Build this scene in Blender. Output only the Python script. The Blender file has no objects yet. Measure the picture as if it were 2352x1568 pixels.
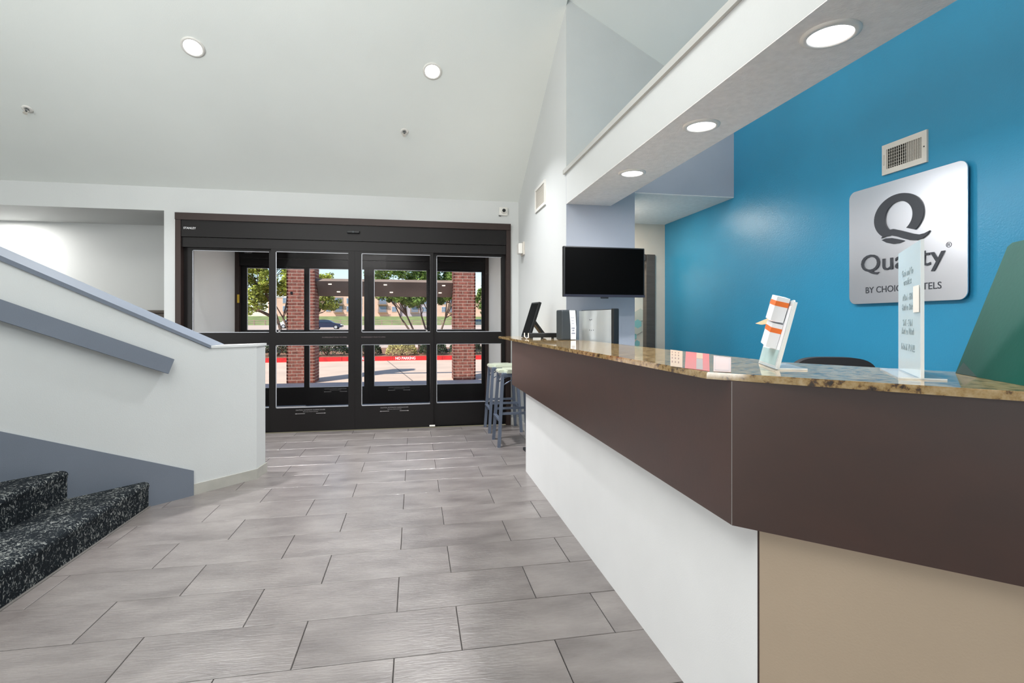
import bpy, bmesh, math, random
from mathutils import Vector, Matrix

C = bpy.context.scene.collection
SC = bpy.context.scene
PI = math.pi

# ------------------------------------------------------------------ camera, sky, sun, lights, exposure
cam = bpy.data.cameras.new('camera')
cam.sensor_width = 36.0
cam.lens = 36.0 * 1200.0 / 2352.0
cam.shift_y = -44.0 / 2352.0
cam.clip_start = 0.02
cam.clip_end = 1000
co = bpy.data.objects.new('camera', cam)
C.objects.link(co)
co.location = (0, 0, 1.24)
co.rotation_euler = (PI / 2, 0, -0.184)
SC.camera = co
SC.view_settings.view_transform = 'Standard'
SC.view_settings.look = 'None'
SC.view_settings.gamma = 1.0
SC.view_settings.exposure = 0.12
SC.view_settings.use_curve_mapping = False

world = bpy.data.worlds.new('sky')
SC.world = world
world.use_nodes = True
wn = world.node_tree
wn.nodes.clear()
sky = wn.nodes.new('ShaderNodeTexSky')
sky.sky_type = 'NISHITA'
sky.sun_disc = False
sky.sun_elevation = math.radians(44)
sky.sun_rotation = math.radians(218)
sky.air_density = 1.0
sky.dust_density = 0.3
sky.ozone_density = 1.5
bg = wn.nodes.new('ShaderNodeBackground')
bg.inputs[1].default_value = 0.17
wo = wn.nodes.new('ShaderNodeOutputWorld')
wn.links.new(sky.outputs[0], bg.inputs[0])
wn.links.new(bg.outputs[0], wo.inputs[0])


def lamp(name, kind, loc, energy, color=(1, 1, 1), direction=None, size=0.2, size_y=None, spread=None, angle=None):
    l = bpy.data.lights.new(name, kind)
    l.energy = energy
    l.color = color
    if kind == 'AREA':
        l.shape = 'RECTANGLE' if size_y else 'DISK'
        l.size = size
        if size_y:
            l.size_y = size_y
        if spread:
            l.spread = math.radians(spread)
    if kind == 'SUN' and angle:
        l.angle = math.radians(angle)
    o = bpy.data.objects.new(name, l)
    C.objects.link(o)
    o.location = loc
    if direction:
        o.rotation_euler = Vector(direction).to_track_quat('-Z', 'Y').to_euler()
    return o


lamp('sun', 'SUN', (-20, -20, 30), 5.2, (1.0, 0.92, 0.82), (0.6, 0.75, -1.0), angle=0.6)
# unseen fill lamps added around the camera to brighten the lobby
lamp('window_light', 'AREA', (-1.0, -3.7, 1.5), 38, (0.97, 0.99, 1.0), (0.05, 1, 0.22), 4.2, 2.2)
lamp('window_light', 'AREA', (-5.4, 0.6, 1.6), 135, (0.98, 1.0, 0.99), (1, 0.22, 0.16), 3.4, 2.2)
lamp('ceiling_light', 'AREA', (-1.5, 1.2, 4.45), 108, (1.0, 0.99, 0.97), (0, 0, -1), 3.0, 3.0)
lamp('cove_uplight', 'AREA', (-1.6, 0.6, 2.9), 62, (1.0, 1.0, 0.98), (0, 0.95, 1), 2.0, 2.0)
lamp('vestibule_light', 'AREA', (-0.7, 7.2, 2.40), 30, (1.0, 0.97, 0.93), (0, 0, -1), 1.2, 0.6)
lamp('alcove_light', 'AREA', (-4.7, 6.75, 2.43), 22, (1.0, 0.98, 0.95), (0, 0, -1), 0.2)
lamp('corridor_light', 'AREA', (2.05, 4.9, 2.33), 10, (1.0, 0.90, 0.78), (0, 0, -1), 0.25)
lamp('room_light', 'AREA', (2.3, 5.8, 2.3), 14, (1.0, 0.97, 0.9), (0, 0, -1), 0.5)


# ------------------------------------------------------------------ materials
def lin(c):
    out = []
    for v in c:
        v = v / 255.0
        out.append(v / 12.92 if v <= 0.04045 else ((v + 0.055) / 1.055) ** 2.4)
    return tuple(out) + (1.0,)


class M:
    def __init__(s, name):
        s.m = bpy.data.materials.new(name)
        s.m.use_nodes = True
        s.t = s.m.node_tree
        s.p = s.t.nodes['Principled BSDF']

    def n(s, k, **kw):
        x = s.t.nodes.new(k)
        for a, b in kw.items():
            setattr(x, a, b)
        return x

    def l(s, a, b):
        s.t.links.new(a, b)


def mat(name, col, rough=0.5, metal=0.0, var=0.0, vscale=3.0, bump=0.0, bscale=200.0, spec=0.5, coat=0.0, stretch=None, pos=False, detail=4):
    q = M(name)
    p = q.p
    p.inputs['Base Color'].default_value = lin(col)
    p.inputs['Roughness'].default_value = rough
    p.inputs['Metallic'].default_value = metal
    p.inputs['Specular IOR Level'].default_value = spec
    p.inputs['Coat Weight'].default_value = coat
    tc = q.n('ShaderNodeTexCoord')
    src = tc.outputs['Object']
    if pos:
        src = q.n('ShaderNodeNewGeometry').outputs['Position']
    if stretch:
        mp = q.n('ShaderNodeMapping')
        mp.inputs['Scale'].default_value = stretch
        q.l(src, mp.inputs[0])
        src = mp.outputs[0]
    no = q.n('ShaderNodeTexNoise')
    no.inputs['Scale'].default_value = vscale
    no.inputs['Detail'].default_value = detail
    q.l(src, no.inputs['Vector'])
    v = max(var, 0.01)
    hs = q.n('ShaderNodeMix', data_type='RGBA')
    hs.inputs[6].default_value = lin(tuple(min(255, c * (1 - v)) for c in col))
    hs.inputs[7].default_value = lin(tuple(min(255, c * (1 + v)) for c in col))
    cr = q.n('ShaderNodeMapRange')
    cr.inputs[1].default_value = 0.3
    cr.inputs[2].default_value = 0.7
    q.l(no.outputs[0], cr.inputs[0])
    q.l(cr.outputs[0], hs.inputs[0])
    q.l(hs.outputs[2], p.inputs['Base Color'])
    if bump:
        nb = q.n('ShaderNodeTexNoise')
        nb.inputs['Scale'].default_value = bscale
        nb.inputs['Detail'].default_value = 3
        q.l(src, nb.inputs['Vector'])
        b = q.n('ShaderNodeBump')
        b.inputs['Strength'].default_value = bump
        b.inputs['Distance'].default_value = 0.003
        q.l(nb.outputs[0], b.inputs['Height'])
        q.l(b.outputs[0], p.inputs['Normal'])
    return q.m


def emat(name, col, strength):
    q = M(name)
    q.p.inputs['Base Color'].default_value = (0.8, 0.8, 0.8, 1)
    q.p.inputs['Emission Color'].default_value = lin(col)
    q.p.inputs['Emission Strength'].default_value = strength
    return q.m


def glass(name, tint=(255, 255, 255), base=0.04, rough=0.0):
    q = M(name)
    q.t.nodes.remove(q.p)
    out = [n for n in q.t.nodes if n.type == 'OUTPUT_MATERIAL'][0]
    tr = q.n('ShaderNodeBsdfTransparent')
    tr.inputs[0].default_value = lin(tint)
    gl = q.n('ShaderNodeBsdfGlossy')
    gl.inputs['Roughness'].default_value = rough
    fr = q.n('ShaderNodeFresnel')
    fr.inputs[0].default_value = 1.09
    mx = q.n('ShaderNodeMixShader')
    q.l(fr.outputs[0], mx.inputs[0])
    q.l(tr.outputs[0], mx.inputs[1])
    q.l(gl.outputs[0], mx.inputs[2])
    q.l(mx.outputs[0], out.inputs[0])
    return q.m


def acrylic(name, tint, op):
    """clear plastic that holds a thin milky sheet"""
    q = M(name)
    q.p.inputs['Base Color'].default_value = lin(tint)
    q.p.inputs['Roughness'].default_value = 0.12
    q.p.inputs['Alpha'].default_value = op
    return q.m


def granite():
    q = M('granite')
    p = q.p
    p.inputs['Roughness'].default_value = 0.06
    p.inputs['IOR'].default_value = 2.3
    pos = q.n('ShaderNodeNewGeometry').outputs['Position']
    n1 = q.n('ShaderNodeTexNoise')
    n1.inputs['Scale'].default_value = 38
    n1.inputs['Detail'].default_value = 6
    n1.inputs['Roughness'].default_value = 0.65
    q.l(pos, n1.inputs['Vector'])
    r = q.n('ShaderNodeValToRGB')
    e = r.color_ramp.elements
    e[0].position = 0.34
    e[0].color = lin((40, 30, 26))
    e[1].position = 0.70
    e[1].color = lin((190, 166, 128))
    a = e.new(0.41)
    a.color = lin((102, 74, 44))
    a = e.new(0.46)
    a.color = lin((156, 126, 78))
    a = e.new(0.56)
    a.color = lin((176, 148, 102))
    q.l(n1.outputs[0], r.inputs[0])
    q.l(r.outputs[0], p.inputs['Base Color'])
    return q.m


def tile_mat():
    q = M('slate_look_tile')
    p = q.p
    pos = q.n('ShaderNodeNewGeometry').outputs['Position']
    oi = q.n('ShaderNodeObjectInfo')
    n1 = q.n('ShaderNodeTexNoise')
    n1.inputs['Scale'].default_value = 3.6
    n1.inputs['Detail'].default_value = 10
    n1.inputs['Roughness'].default_value = 0.62
    mp = q.n('ShaderNodeMapping')
    mp.inputs['Scale'].default_value = (0.8, 1.8, 1)
    q.l(pos, mp.inputs[0])
    ad = q.n('ShaderNodeVectorMath', operation='ADD')
    q.l(mp.outputs[0], ad.inputs[0])
    ml = q.n('ShaderNodeMath', operation='MULTIPLY')
    ml.inputs[1].default_value = 40
    q.l(oi.outputs['Random'], ml.inputs[0])
    q.l(ml.outputs[0], ad.inputs[1])
    q.l(ad.outputs[0], n1.inputs['Vector'])
    r = q.n('ShaderNodeValToRGB')
    e = r.color_ramp.elements
    e[0].position = 0.30
    e[0].color = lin((104, 97, 95))
    e[1].position = 0.72
    e[1].color = lin((144, 137, 134))
    q.l(n1.outputs[0], r.inputs[0])
    hs = q.n('ShaderNodeHueSaturation')
    mr = q.n('ShaderNodeMapRange')
    mr.inputs[3].default_value = 0.94
    mr.inputs[4].default_value = 1.06
    q.l(oi.outputs['Random'], mr.inputs[0])
    q.l(mr.outputs[0], hs.inputs['Value'])
    q.l(r.outputs[0], hs.inputs['Color'])
    q.l(hs.outputs[0], p.inputs['Base Color'])
    p.inputs['Roughness'].default_value = 0.30
    p.inputs['IOR'].default_value = 1.75
    n2 = q.n('ShaderNodeTexNoise')
    n2.inputs['Scale'].default_value = 24
    n2.inputs['Detail'].default_value = 5
    n2.inputs['Distortion'].default_value = 0.6
    mp2 = q.n('ShaderNodeMapping')
    mp2.inputs['Scale'].default_value = (1, 2.4, 1)
    mp2.inputs['Rotation'].default_value = (0, 0, 0.25)
    q.l(ad.outputs[0], mp2.inputs[0])
    q.l(mp2.outputs[0], n2.inputs['Vector'])
    b = q.n('ShaderNodeBump')
    b.inputs['Strength'].default_value = 0.5
    b.inputs['Distance'].default_value = 0.004
    q.l(n2.outputs[0], b.inputs['Height'])
    q.l(b.outputs[0], p.inputs['Normal'])
    return q.m


def carpet_mat():
    q = M('speckled_carpet')
    p = q.p
    p.inputs['Roughness'].default_value = 0.95
    p.inputs['Specular IOR Level'].default_value = 0.1
    tc = q.n('ShaderNodeTexCoord').outputs['Object']
    mp = q.n('ShaderNodeMapping')
    mp.inputs['Scale'].default_value = (1.0, 1.0, 0.75)
    q.l(tc, mp.inputs[0])
    n1 = q.n('ShaderNodeTexNoise')
    n1.inputs['Scale'].default_value = 70
    n1.inputs['Detail'].default_value = 3
    n1.inputs['Distortion'].default_value = 1.3
    q.l(mp.outputs[0], n1.inputs['Vector'])
    n2 = q.n('ShaderNodeTexNoise')
    n2.inputs['Scale'].default_value = 9
    q.l(tc, n2.inputs['Vector'])
    r = q.n('ShaderNodeValToRGB')
    e = r.color_ramp.elements
    e[0].position = 0.52
    e[0].color = lin((30, 34, 38))
    e[1].position = 0.66
    e[1].color = lin((146, 148, 144))
    a = e.new(0.57)
    a.color = lin((56, 62, 66))
    ad = q.n('ShaderNodeMath', operation='ADD')
    ml = q.n('ShaderNodeMath', operation='MULTIPLY_ADD')
    ml.inputs[1].default_value = 0.22
    ml.inputs[2].default_value = -0.11
    q.l(n2.outputs[0], ml.inputs[0])
    q.l(n1.outputs[0], ad.inputs[0])
    q.l(ml.outputs[0], ad.inputs[1])
    q.l(ad.outputs[0], r.inputs[0])
    q.l(r.outputs[0], p.inputs['Base Color'])
    b = q.n('ShaderNodeBump')
    b.inputs['Strength'].default_value = 0.7
    b.inputs['Distance'].default_value = 0.006
    q.l(n1.outputs[0], b.inputs['Height'])
    q.l(b.outputs[0], p.inputs['Normal'])
    return q.m


def brushed():
    q = M('brushed_metal')
    p = q.p
    p.inputs['Metallic'].default_value = 0.9
    p.inputs['Roughness'].default_value = 0.33
    p.inputs['Base Color'].default_value = lin((238, 238, 242))
    tc = q.n('ShaderNodeTexCoord').outputs['Object']
    mp = q.n('ShaderNodeMapping')
    mp.inputs['Scale'].default_value = (1, 2.0, 260)
    q.l(tc, mp.inputs[0])
    n1 = q.n('ShaderNodeTexNoise')
    n1.inputs['Scale'].default_value = 4
    q.l(mp.outputs[0], n1.inputs['Vector'])
    b = q.n('ShaderNodeBump')
    b.inputs['Strength'].default_value = 0.15
    b.inputs['Distance'].default_value = 0.001
    q.l(n1.outputs[0], b.inputs['Height'])
    q.l(b.outputs[0], p.inputs['Normal'])
    return q.m


WHITE = mat('white_wall_paint', (214, 216, 215), 0.55, var=0.012, vscale=1.2, bump=0.25, bscale=160)
CEIL = mat('ceiling_paint', (240, 244, 240), 0.7, var=0.012, vscale=0.8, bump=0.25, bscale=120)
GREYP = mat('pale_blue_grey_paint', (180, 185, 196), 0.5, var=0.02, vscale=2, bump=0.3, bscale=150)
POPC = mat('textured_soffit', (244, 242, 240), 0.8, var=0.02, vscale=30, bump=0.7, bscale=110)
BEIGE = mat('beige_paint', (214, 206, 194), 0.6, var=0.015, bump=0.25, bscale=150)
BLUE = mat('blue_wall_paint', (48, 142, 180), 0.30, var=0.03, vscale=1.5, bump=0.4, bscale=130, spec=0.5)
SLATEP = mat('blue_grey_trim_paint', (112, 120, 132), 0.45, var=0.02, vscale=2, bump=0.15)
HWALL = mat('half_wall_paint', (206, 209, 208), 0.6, var=0.012, vscale=1.5, bump=0.25, bscale=170)
BASEB = mat('grey_beige_tile_base', (176, 174, 166), 0.5, var=0.04, vscale=8)
TILE = tile_mat()
GROUT = mat('dark_grout', (46, 43, 42), 0.9, var=0.05)
CARPET = carpet_mat()
GRANITE = granite()
BROWN = mat('dark_brown_laminate', (60, 33, 23), 0.42, var=0.06, vscale=9, bump=0.10, bscale=55, spec=0.5)
BROWN.node_tree.nodes['Principled BSDF'].inputs['IOR'].default_value = 1.6
BROWN.node_tree.nodes['Principled BSDF'].inputs['Coat Weight'].default_value = 0.5
BROWN.node_tree.nodes['Principled BSDF'].inputs['Coat Roughness'].default_value = 0.42
BROWN.node_tree.nodes['Principled BSDF'].inputs['Coat IOR'].default_value = 1.7
DESKW = mat('white_desk_panel', (240, 240, 240), 0.55, var=0.01, bump=0.1)
DESKB = mat('beige_desk_panel', (188, 168, 146), 0.5, var=0.02, vscale=3, bump=0.1)
BRONZE = mat('dark_bronze_metal', (20, 17, 17), 0.38, metal=0.2, spec=0.35, var=0.04, vscale=4, stretch=(1, 1, 6))
BRONZEB = mat('brown_bronze_metal', (52, 38, 34), 0.45, metal=0.2, var=0.05)
GLASS = glass('clear_glass', (252, 253, 254))
GLASSEDGE = mat('silver_gasket', (190, 192, 198), 0.35, metal=0.3)
PRINTW = mat('white_print', (232, 232, 232), 0.6)
PRINTG = mat('grey_print', (150, 146, 146), 0.6)
BLACK = mat('black_plastic', (22, 24, 26), 0.4, var=0.03)
SCREEN = mat('black_screen', (2, 2, 2), 0.5, spec=0.05)
DKGREY = mat('dark_grey_plastic', (52, 58, 62), 0.45, var=0.03)
WPLAST = mat('white_plastic', (232, 230, 224), 0.4)
VENTM = mat('off_white_enamel', (212, 206, 196), 0.45)
DARKGAP = mat('dark_duct', (50, 46, 42), 0.8)
BRUSH = brushed()
SIGNK = mat('charcoal_letter', (58, 60, 66), 0.45)
SIGNE = mat('dark_blue_sign_edge', (34, 40, 92), 0.4)
STOOLM = mat('grey_blue_steel', (112, 122, 140), 0.35, metal=0.5, var=0.03)
SEATM = mat('pale_sage_seat', (206, 212, 192), 0.35, var=0.02)
LAMPE = emat('lamp_diffuser', (250, 250, 255), 7.0)
SILVER = mat('silver_monitor_back', (206, 212, 214), 0.22, metal=0.35, var=0.03, vscale=2, bump=0.05)
PAPER = mat('white_paper', (236, 238, 242), 0.7)
ORANGE = mat('orange_print', (238, 118, 44), 0.6)
PEACHP = mat('peach_paper', (250, 206, 164), 0.6)
ACR = acrylic('milky_acrylic', (228, 238, 240), 0.88)
ACRC = acrylic('clear_acrylic', (222, 232, 240), 0.35)
ACRE = mat('bright_acrylic_edge', (238, 242, 242), 0.2)
TEALP = mat('pale_teal_print', (176, 204, 206), 0.6, var=0.06, vscale=12)
GREEN = mat('frosted_green_plastic', (26, 78, 68), 0.5, spec=0.15, var=0.06, vscale=2.5, bump=0.1, bscale=80)
GREEND = mat('dark_green_plastic', (20, 58, 52), 0.4)
RED_REFL = mat('red_flyer', (160, 76, 74), 0.6)  # colours of the poster reflections painted on the countertop
TAN_REFL = mat('tan_flyer', (158, 136, 114), 0.6)
PINK_REFL = mat('pinkish_flyer', (168, 150, 146), 0.6)
BRICKM = mat('red_brick', (134, 80, 68), 0.85, var=0.22, vscale=14, bump=0.5, bscale=60, pos=True)
MORTAR = mat('mortar', (198, 176, 160), 0.9, var=0.05)
CONC = mat('pale_concrete', (222, 198, 178), 0.9, var=0.04, vscale=1.2, bump=0.2, bscale=20)
CONC2 = mat('concrete_apron', (206, 196, 188), 0.9, var=0.04, vscale=1.5)
REDC = mat('red_curb_paint', (206, 40, 42), 0.6, var=0.10, vscale=6)
MULCH = mat('brown_mulch', (146, 108, 84), 0.95, var=0.25, vscale=20)
ROADM = mat('pale_road', (212, 190, 172), 0.9, var=0.05, vscale=0.2)
GRASS = mat('grass_slope', (130, 142, 84), 0.95, var=0.2, vscale=0.4)
CANOPY = mat('brown_canopy_stucco', (140, 124, 112), 0.85, var=0.05)
LEAF_Y = mat('yellow_green_leaves', (150, 158, 70), 0.7, var=0.35, vscale=4, pos=True)
LEAF_G = mat('green_leaves', (108, 134, 62), 0.7, var=0.35, vscale=4, pos=True)
LEAF_D = mat('dark_ivy_leaves', (58, 72, 50), 0.7, var=0.4, vscale=5, pos=True)
LEAF_P = mat('pale_yellow_leaves', (176, 168, 110), 0.7, var=0.3, vscale=6, pos=True)
BARK = mat('grey_brown_bark', (112, 92, 80), 0.9, var=0.2, vscale=12, pos=True)
PEACH = mat('peach_stucco', (212, 178, 158), 0.9, var=0.03, vscale=0.3)
GREYST = mat('grey_stucco', (176, 168, 176), 0.9, var=0.03, vscale=0.3)
BALC = mat('brown_balcony', (142, 126, 116), 0.9)
ROOFW = mat('white_parapet', (236, 236, 238), 0.8)
WPANE = mat('far_window_glass', (112, 132, 156), 0.2)
WFRAME = mat('far_window_frame', (196, 188, 184), 0.6)
CARB = mat('dark_blue_car_paint', (34, 44, 72), 0.25, metal=0.3)
CARG = mat('grey_green_car_paint', (92, 108, 112), 0.25, metal=0.3)
CARW = mat('white_car_paint', (228, 230, 234), 0.3)
CARGL = mat('car_glass', (40, 54, 70), 0.1)
TIRE = mat('tyre_rubber', (30, 30, 32), 0.8)
HUB = mat('wheel_alloy', (190, 192, 196), 0.35, metal=0.6)
WOODF = mat('weathered_rail', (150, 134, 116), 0.9)
OFFW = mat('vestibule_wall_paint', (226, 224, 220), 0.6, var=0.01)
BRCAB = mat('brown_cabinet_wood', (92, 82, 72), 0.5, var=0.08, vscale=5, stretch=(1, 1, 8))
YEL = mat('yellow_sticker', (206, 170, 50), 0.6)
MATB = mat('black_rubber', (30, 32, 36), 0.6)
CHROME = mat('sprinkler_chrome', (150, 152, 154), 0.3, metal=0.8)


# ------------------------------------------------------------------ geometry helpers
class MB:
    def __init__(s):
        s.v = []
        s.f = []
        s.mi = []

    def add(s, vs, fs, mi=0):
        n = len(s.v)
        s.v += [tuple(v) for v in vs]
        s.f += [tuple(i + n for i in f) for f in fs]
        s.mi += [mi] * len(fs)
        return s

    def box(s, x0, x1, y0, y1, z0, z1, mi=0, T=None):
        vs = [(x, y, z) for z in (z0, z1) for y in (y0, y1) for x in (x0, x1)]
        if T is not None:
            vs = [T @ Vector(v) for v in vs]
        return s.add(vs, [(0, 2, 3, 1), (4, 5, 7, 6), (0, 1, 5, 4), (2, 6, 7, 3), (0, 4, 6, 2), (1, 3, 7, 5)], mi)

    def bbox(s, x0, x1, y0, y1, z0, z1, b=0.005, mi=0, T=None):
        """box with chamfered edges"""
        bm = bmesh.new()
        bmesh.ops.create_cube(bm, size=1.0)
        for v in bm.verts:
            v.co = Vector(((x0 + x1) / 2 + v.co.x * (x1 - x0), (y0 + y1) / 2 + v.co.y * (y1 - y0), (z0 + z1) / 2 + v.co.z * (z1 - z0)))
        bmesh.ops.bevel(bm, geom=list(bm.edges), offset=b, segments=2, affect='EDGES', profile=0.6)
        s.bm(bm, mi, T)
        return s

    def bm(s, bm, mi=0, T=None):
        bm.verts.index_update()
        vs = [(T @ v.co) if T is not None else v.co.copy() for v in bm.verts]
        fs = [[v.index for v in f.verts] for f in bm.faces]
        s.add(vs, fs, mi)
        bm.free()
        return s

    def prism(s, pts, vec, mi=0):
        """polygon (3-D points) extruded by vec"""
        n = len(pts)
        vec = Vector(vec)
        a = [Vector(p) for p in pts]
        nn = Vector((0, 0, 0))
        for i in range(n):
            nn += a[i].cross(a[(i + 1) % n])
        if nn.dot(vec) < 0:
            a.reverse()
        b = [p + vec for p in a]
        fs = [tuple(range(n - 1, -1, -1)), tuple(range(n, 2 * n))] + [(i, (i + 1) % n, n + (i + 1) % n, n + i) for i in range(n)]
        return s.add(a + b, fs, mi)

    def cyl(s, a, b, r0, r1=None, n=16, mi=0, caps=True):
        r1 = r0 if r1 is None else r1
        a = Vector(a)
        b = Vector(b)
        d = (b - a).normalized()
        u = d.orthogonal().normalized()
        w = d.cross(u)
        vs = []
        for p, r in ((a, r0), (b, r1)):
            for i in range(n):
                t = 2 * PI * i / n
                vs.append(p + (u * math.cos(t) + w * math.sin(t)) * r)
        fs = [(i, (i + 1) % n, n + (i + 1) % n, n + i) for i in range(n)]
        if caps:
            fs += [tuple(range(n - 1, -1, -1)), tuple(range(n, 2 * n))]
        return s.add(vs, fs, mi)

    def ring(s, c, nrm, r0, r1, h, n=40, mi=0):
        """flat ring with height h along nrm"""
        c = Vector(c)
        d = Vector(nrm).normalized()
        u = d.orthogonal().normalized()
        w = d.cross(u)
        vs = []
        for (r, k) in ((r1, 0), (r1, h * 0.5), (r0 * 1.06 if r0 else 0, h), (r0, 0)):
            for i in range(n):
                t = 2 * PI * i / n
                vs.append(c + (u * math.cos(t) + w * math.sin(t)) * r + d * k)
        fs = []
        for a in range(3):
            for i in range(n):
                j = (i + 1) % n
                fs.append((a * n + i, a * n + j, (a + 1) * n + j, (a + 1) * n + i))
        return s.add(vs, fs, mi)

    def tube(s, pts, rads, n=8, mi=0):
        pts = [Vector(p) for p in pts]
        m = len(pts)
        vs = []
        ref = Vector((0.13, 0.97, 0.2))
        for k, p in enumerate(pts):
            d = (pts[min(k + 1, m - 1)] - pts[max(k - 1, 0)]).normalized()
            u = d.cross(ref)
            if u.length < 1e-3:
                u = d.orthogonal()
            u.normalize()
            w = d.cross(u)
            r = rads[k] if isinstance(rads, (list, tuple)) else rads
            for i in range(n):
                t = 2 * PI * i / n
                vs.append(p + (u * math.cos(t) + w * math.sin(t)) * r)
        fs = []
        for k in range(m - 1):
            for i in range(n):
                j = (i + 1) % n
                fs.append((k * n + i, k * n + j, (k + 1) * n + j, (k + 1) * n + i))
        fs += [tuple(range(n - 1, -1, -1)), tuple(range((m - 1) * n, m * n))]
        return s.add(vs, fs, mi)

    def build(s, name, mats, parent=None, smooth=False, flip_check=True):
        me = bpy.data.meshes.new(name)
        me.from_pydata([tuple(v) for v in s.v], [], s.f)
        if not isinstance(mats, (list, tuple)):
            mats = [mats]
        for m in mats:
            me.materials.append(m)
        for p, i in zip(me.polygons, s.mi):
            p.material_index = i
            p.use_smooth = smooth
        me.update()
        o = bpy.data.objects.new(name, me)
        C.objects.link(o)
        if parent is not None:
            o.parent = parent
            o.matrix_parent_inverse = Matrix.Translation(parent.location).inverted() if PARENT_WORLD[0] else Matrix.Identity(4)
        return o


PARENT_WORLD = [False]   # True: child meshes are given in world coordinates under a parent that is only translated


def tag(o, label=None, cat=None, group=None, kind=None):
    if label:
        o['label'] = label
    if cat:
        o['category'] = cat
    if group:
        o['group'] = group
    if kind:
        o['kind'] = kind
    return o


def thing(name, label, cat, loc=(0, 0, 0), rz=0, group=None, kind=None):
    o = bpy.data.objects.new(name, None)
    o.empty_display_size = 0.1
    C.objects.link(o)
    o.location = loc
    o.rotation_euler = (0, 0, rz)
    return tag(o, label, cat, group, kind)


def dup(root, loc=None, rz=None, label=None, group=None):
    r = root.copy()
    C.objects.link(r)
    if loc is not None:
        r.location = loc
    if rz is not None:
        r.rotation_euler = (0, 0, rz)
    if label:
        r['label'] = label
    if group:
        r['group'] = group
    for ch in list(root.children):
        c = ch.copy()
        C.objects.link(c)
        c.parent = r
        for g in list(ch.children):
            d = g.copy()
            C.objects.link(d)
            d.parent = c
    return r


def text_mesh(body, size, extrude=0.001, align='CENTER', spacing=1.0, offset=0.0, xs=1.0):
    cu = bpy.data.curves.new('lettering', 'FONT')
    cu.body = body
    cu.size = size
    cu.extrude = extrude
    cu.align_x = align
    cu.align_y = 'BOTTOM_BASELINE'
    cu.space_character = spacing
    cu.offset = offset
    cu.resolution_u = 4
    o = bpy.data.objects.new('lettering', cu)
    C.objects.link(o)
    bpy.context.view_layer.update()
    me = bpy.data.meshes.new_from_object(o)
    bpy.data.objects.remove(o)
    bpy.data.curves.remove(cu)
    if xs != 1.0:
        for v in me.vertices:
            v.co.x *= xs
    return me


def frame(origin, xdir, up):
    """matrix whose local x = text direction, y = up, z = out of the face"""
    x = Vector(xdir).normalized()
    y = Vector(up)
    y = (y - x * y.dot(x)).normalized()
    z = x.cross(y)
    m = Matrix((x, y, z)).transposed().to_4x4()
    m.translation = Vector(origin)
    return m


def lettering(body, size, origin, xdir, up, m, parent, name='lettering', **kw):
    me = text_mesh(body, size, **kw)
    me.name = name
    me.transform(frame(origin, xdir, up))
    me.materials.clear()
    me.materials.append(m)
    for p in me.polygons:
        p.material_index = 0
    o = bpy.data.objects.new(name, me)
    C.objects.link(o)
    if parent is not None:
        o.parent = parent
    return o


def struct(o, label, cat):
    return tag(o, label, cat, kind='structure')


# ------------------------------------------------------------------ setting: floor with separate tiles
fl = MB().box(-5.6, 2.9, -4.0, 6.23, -0.12, -0.003)
floor = fl.build('floor', GROUT)
struct(floor, 'grey stone look tiled lobby floor with dark joints', 'floor')
TX, TY, TG = 0.6128, 0.3128, 0.0034


def tile_mesh(w, d, name='tile'):
    mb = MB()
    b = 0.0018
    v = []
    for (i, z) in ((0, -0.0029), (0, -0.0015), (b, 0.0)):
        v += [(i, i, z), (w - i, i, z), (w - i, d - i, z), (i, d - i, z)]
    f = [(8, 9, 10, 11)]
    for a in (0, 4):
        for i in range(4):
            j = (i + 1) % 4
            f.append((a + i, a + j, a + 4 + j, a + 4 + i))
    mb.add(v, f)
    me = bpy.data.meshes.new(name)
    me.from_pydata(mb.v, [], mb.f)
    me.materials.append(TILE)
    return me


rnd = random.Random(4)
full_tile = tile_mesh(TX - TG, TY - TG)
for k in range(-8, 14):
    y0 = 1.979 + TY * k
    y1 = min(y0 + TY, 6.225)
    if y1 - y0 < 0.03:
        continue
    off = 0.177 - (0.252 if k % 2 else 0.0)
    for j in range(-5, 3):
        x0 = off + TX * j
        x1 = x0 + TX
        xr = 1.235 if y0 > 3.9 else 1.3
        if x0 > xr - 0.05 or x1 < -2.5:
            continue
        x1c = min(x1, xr)
        if x1c == x1 and y1 == y0 + TY:
            me = full_tile
        else:
            me = tile_mesh(x1c - x0 - TG, y1 - y0 - TG)
        o = bpy.data.objects.new('tile', me)
        C.objects.link(o)
        o.location = (x0 + TG / 2, y0 + TG / 2, rnd.uniform(-0.0003, 0.0003))
        o.parent = floor

# ------------------------------------------------------------------ setting: walls
S = 0.579   # roof slope


def cz(y):
    return 2.70 + S * (6.23 - y)


w = MB()
w.box(-2.66, -2.54, 6.23, 6.38, 0, 2.446)
w.box(-5.6, -2.54, 6.23, 6.38, 2.446, 2.70)
w.box(-2.54, 1.138, 6.23, 6.38, 2.425, 2.70)
w.box(1.138, 1.24, 6.23, 6.38, 0, 2.70)
struct(w.build('wall_front', WHITE), 'white entrance wall around the dark sliding doors', 'wall')

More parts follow.
